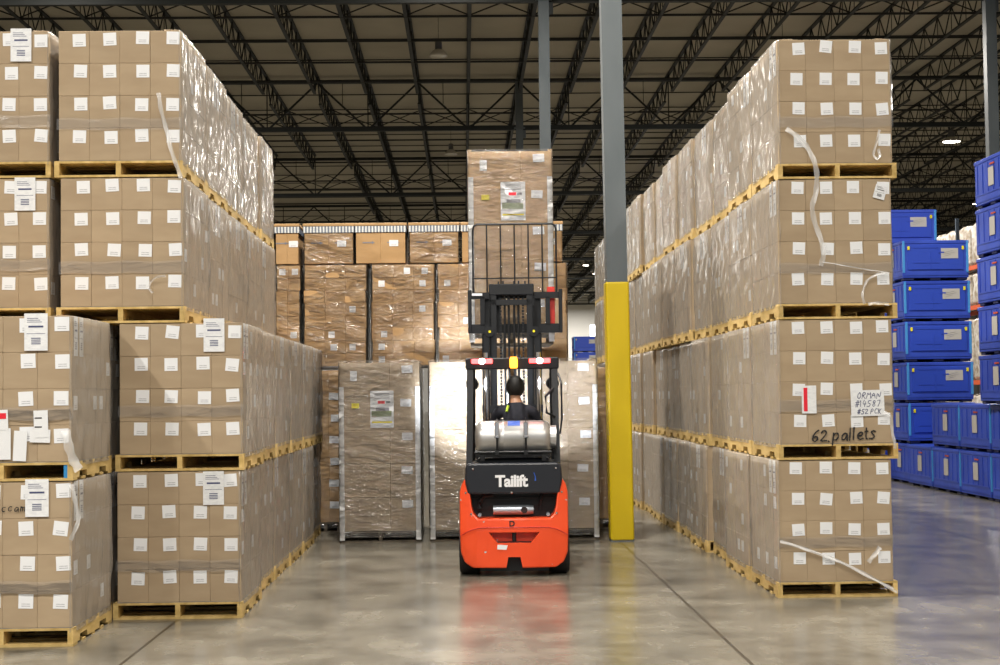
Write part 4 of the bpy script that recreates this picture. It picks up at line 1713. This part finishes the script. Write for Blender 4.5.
def joist_mesh():
    mb = MB()
    ln = BAY
    zt, zb = 0, -JD
    mb.b2(-.055, .055, 0, ln, -.05, 0)
    e = .95
    mb.b2(-.05, .05, e, ln-e, zb-.045, zb)
    n = 12
    st = (ln-2*e)/n
    for s in (0, 1):
        y0 = 0.12 if s == 0 else ln-.12
        y1 = e if s == 0 else ln-e
        mb.bar((0, y0, -.05), (0, y1, zb), .03, 5)
    for k in range(n):
        ya = e+st*k
        mb.bar((0, ya, zb), (0, ya+st/2, zt-.03), .020, 5)
        mb.bar((0, ya+st/2, zt-.03), (0, ya+st, zb), .020, 5)
        mb.bar((0, ya+st/2, zt-.03), (0, ya+st/2, zb), .012, 4)
    return mb.mesh('roof_joist', M['steel'])


JM = joist_mesh()
for bi, gy in enumerate(GY):
    for x in JX:
        if bi >= 3 and x < -6:
            continue
        if bi >= 5 and x < -1:
            continue
        struct(put('roof_joist', JM, None, (x, gy, ZD-.005)))


def girder_mesh():
    mb = MB()
    xa, xb = JX[0]-.5, JX[-1]+.5
    zt, zb = ZD-.13, 10.95
    mb.b2(xa, xb, -.08, .08, zt-.12, zt)
    mb.b2(xa, xb, -.08, .08, zb-.08, zb+.08)
    x = JX[0]
    k = 0
    while x < JX[-1]-.1:
        mb.bar((x, 0, zt-.1), (x+1.73*.98, 0, zb), .038, 5)
        mb.bar((x+1.73*1.02, 0, zb), (x+3.46, 0, zt-.1), .038, 5)
        mb.bar((x+1.73, 0, zt-.1), (x+1.73, 0, zb), .022, 5)
        mb.bar((x+.86, 0, zt-.1), (x+.86, 0, (zt+zb)/2), .012, 4)
        x += 3.46
    return mb.mesh('roof_girder', M['steel'])


GM = girder_mesh()
for gy in GY:
    struct(put('roof_girder', GM, None, (0, gy, 0)))


def bridging(cross):
    mb = MB()
    xa, xb = JX[0], JX[-1]
    mb.bar((xa, 0, ZD-.07), (xb, 0, ZD-.07), .022, 5)
    mb.bar((xa, 0, ZD-JD-.03), (xb, 0, ZD-JD-.03), .036, 5)
    if cross:
        for x, x2 in zip(JX, JX[1:]):
            mb.bar((x, 0, ZD-.08), (x2, 0, ZD-JD), .02, 4)
            mb.bar((x, 0, ZD-JD), (x2, 0, ZD-.08), .02, 4)
    return mb.mesh('joist_bridging', M['bridging'])


BR = [bridging(False), bridging(True)]
for gy in GY:
    for k, o in enumerate((2.9, 5.8, 8.65, 11.5, 14.4)):
        struct(put('joist_bridging', BR[1 if k in (1, ) else 0], None, (0, gy+o, 0)))


def column(x, y, guard, lean=0.):
    w = .245
    mb = MB()
    for s in (-1, 1):
        mb.b2(-w/2, w/2, s*w/2-.009, s*w/2+.009, .02, 10.98)
        mb.b2(s*(w/2-.006)-.006, s*(w/2-.006)+.006, -w/2, w/2, .02, 10.98)
    mb.b2(-.135, .135, -.135, .135, 0, .025)
    mb.b2(-.19, .19, -.19, .19, 10.90, 10.95)
    mb.b2(w/2, w/2+.10, -.02, .02, 10.6, 10.95)
    mb.b2(-.13, .13, -.13, .13, 10.95, ZD-.13)
    o = struct(mb.build('column', M['column'], None, (x, y, 0), rot=(0, lean, 0)), 'grey steel roof column')
    if guard:
        g = MB()
        g.b2(-.14, .14, -.14, .14, .005, 3.07, bev=.025, seg=3)
        go = g.build('column_guard', M['yellow'], o)
        go['label'] = 'yellow plastic column guard'
        o['label'] = 'grey steel column with tall yellow guard, right of the forklift'
    return o


column(1.852, 18.38, True, -.006)
column(1.955, 35.65, False)
column(2.02, 52.95, False)
column(12.42, 35.65, False)
column(12.42, 52.95, False)
column(12.42, 18.35, False)
column(-8.4, 18.35, False)


def lamp(label, x, y, lit, z=11.45, group='high-bay lamps', sc=1.):
    r = thing('high_bay_lamp', label, 'ceiling lamp', (x, y, z), 0, group)
    r.scale = (sc, sc, 1)
    MB().bar((0, 0, .42), (0, 0, ZD-z), .008, 6).build('hanger_rod', M['steel'], r)
    MB().lathe([(.05, .18), (.10, .2), (.10, .42), (.04, .45)], n=16).build('ballast_housing', M['lamphouse'], r)
    mb = MB()
    mb.lathe([(.10, .20), (.16, .17), (.25, .05), (.27, 0), (.262, 0), (.24, .05), (.15, .165), (.09, .19)], n=20)
    mb.build('reflector', M['dome'], r, smooth=True)
    MB().lathe([(.235, .018), (.225, .008), (.1, -.012), (.01, -.016)], n=20).build('lens', M['lamplens'] if lit else M['dome'], r, smooth=True)
    if lit:
        li = bpy.data.lights.new('lamp_light', 'AREA')
        li.shape = 'DISK'
        li.size = .45
        li.energy = lit
        li.color = (1, .955, .88)
        lo = bpy.data.objects.new('lamp_light', li)
        lo.location = (x, y, z-.03)
        COL.objects.link(lo)
    return r


E0 = 1000
for i, y in enumerate((-7, 3, 13, 23, 33)):
    for j, x in enumerate((-9.5, -.4, 8.6, 17.6)):
        lamp('lit high-bay lamp overhead, row %s from the back, %s of its row' % (('one', 'two', 'three', 'four', 'five')[i], ('first', 'second', 'third', 'fourth')[j]), x, y, E0*(1.18 if x < 5 else .5 if x < 12 else .18)*(.3 if y > 30 else 1), group='lit lamps over the front bays')
p = at(438.5, 53, 44.5)
lamp('unlit acrylic dome lamp hanging nearest, left of the raised load', p.x, 44.5, 0, p.z-.1)
p = at(451, 152, 62.5)
lamp('unlit acrylic dome lamp just above the left of the raised load', p.x, 62.5, 0, p.z-.1)
p = at(951.5, 142, 61)
lamp('glowing high-bay lamp above the blue bins', p.x, 61, 1800, p.z, sc=1.4)
p = at(597, 274, 126)
lamp('glowing high-bay lamp far off, just left of the column', p.x, 126, 1800, p.z, sc=1.4)
for k, (x, y) in enumerate(((8, 158), (17, 158), (12, 166))):
    lamp('lit high-bay lamp near the far wall, %s one' % ('first', 'second', 'third')[k], x, y, 2600)
for k, y in enumerate((44, 62, 80, 98, 116)):  # unseen lamps added over the hidden far floor to brighten the roof deck
    lamp('added unseen lamp brightening the roof deck behind the left stacks, %s one back' % ('first', 'second', 'third', 'fourth', 'fifth')[k], -10.5, y, 1500, group='added unseen lamps over the far bays')
    lamp('added unseen lamp brightening the roof deck behind the right row, %s one back' % ('first', 'second', 'third', 'fourth', 'fifth')[k], 9.3, y, 1500, group='added unseen lamps over the far bays')
    if k in (0, 2):
        lamp('added unseen lamp brightening the roof deck beyond the blue bins, %s one back' % ('first', '', 'second')[k], 27, y, 1000, group='added unseen lamps over the far bays')

# forklift headlights
for h, e in zip(HL, (700, 260)):
    s = bpy.data.lights.new('headlight_beam', 'SPOT')
    s.energy = e
    s.spot_size = .85
    s.spot_blend = .6
    s.shadow_soft_size = .06
    s.color = (.88, .93, 1)
    so = bpy.data.objects.new('headlight_beam', s)
    so.location = FK.matrix_basis @ (gd.location + h.location + Vector((0, .04, 0)))
    so.rotation_euler = (PI/2 - .06, 0, -.03)
    COL.objects.link(so)

# ------------------------------------------------------------------ world and view
w = bpy.data.worlds.new('world')
w.use_nodes = True
bg = w.node_tree.nodes['Background']
bg.inputs[0].default_value = (.96, .98, 1, 1)
bg.inputs[1].default_value = .42
SC.world = w
SC.view_settings.view_transform = 'Standard'
SC.view_settings.look = 'None'
SC.view_settings.exposure = 0
SC.view_settings.gamma = 1
SC.view_settings.use_curve_mapping = False
cy = SC.cycles
cy.use_denoising = True
cy.caustics_reflective = False
cy.caustics_refractive = False
cy.max_bounces = 8
cy.diffuse_bounces = 4
cy.glossy_bounces = 4
cy.transparent_max_bounces = 32
cy.sample_clamp_indirect = 8
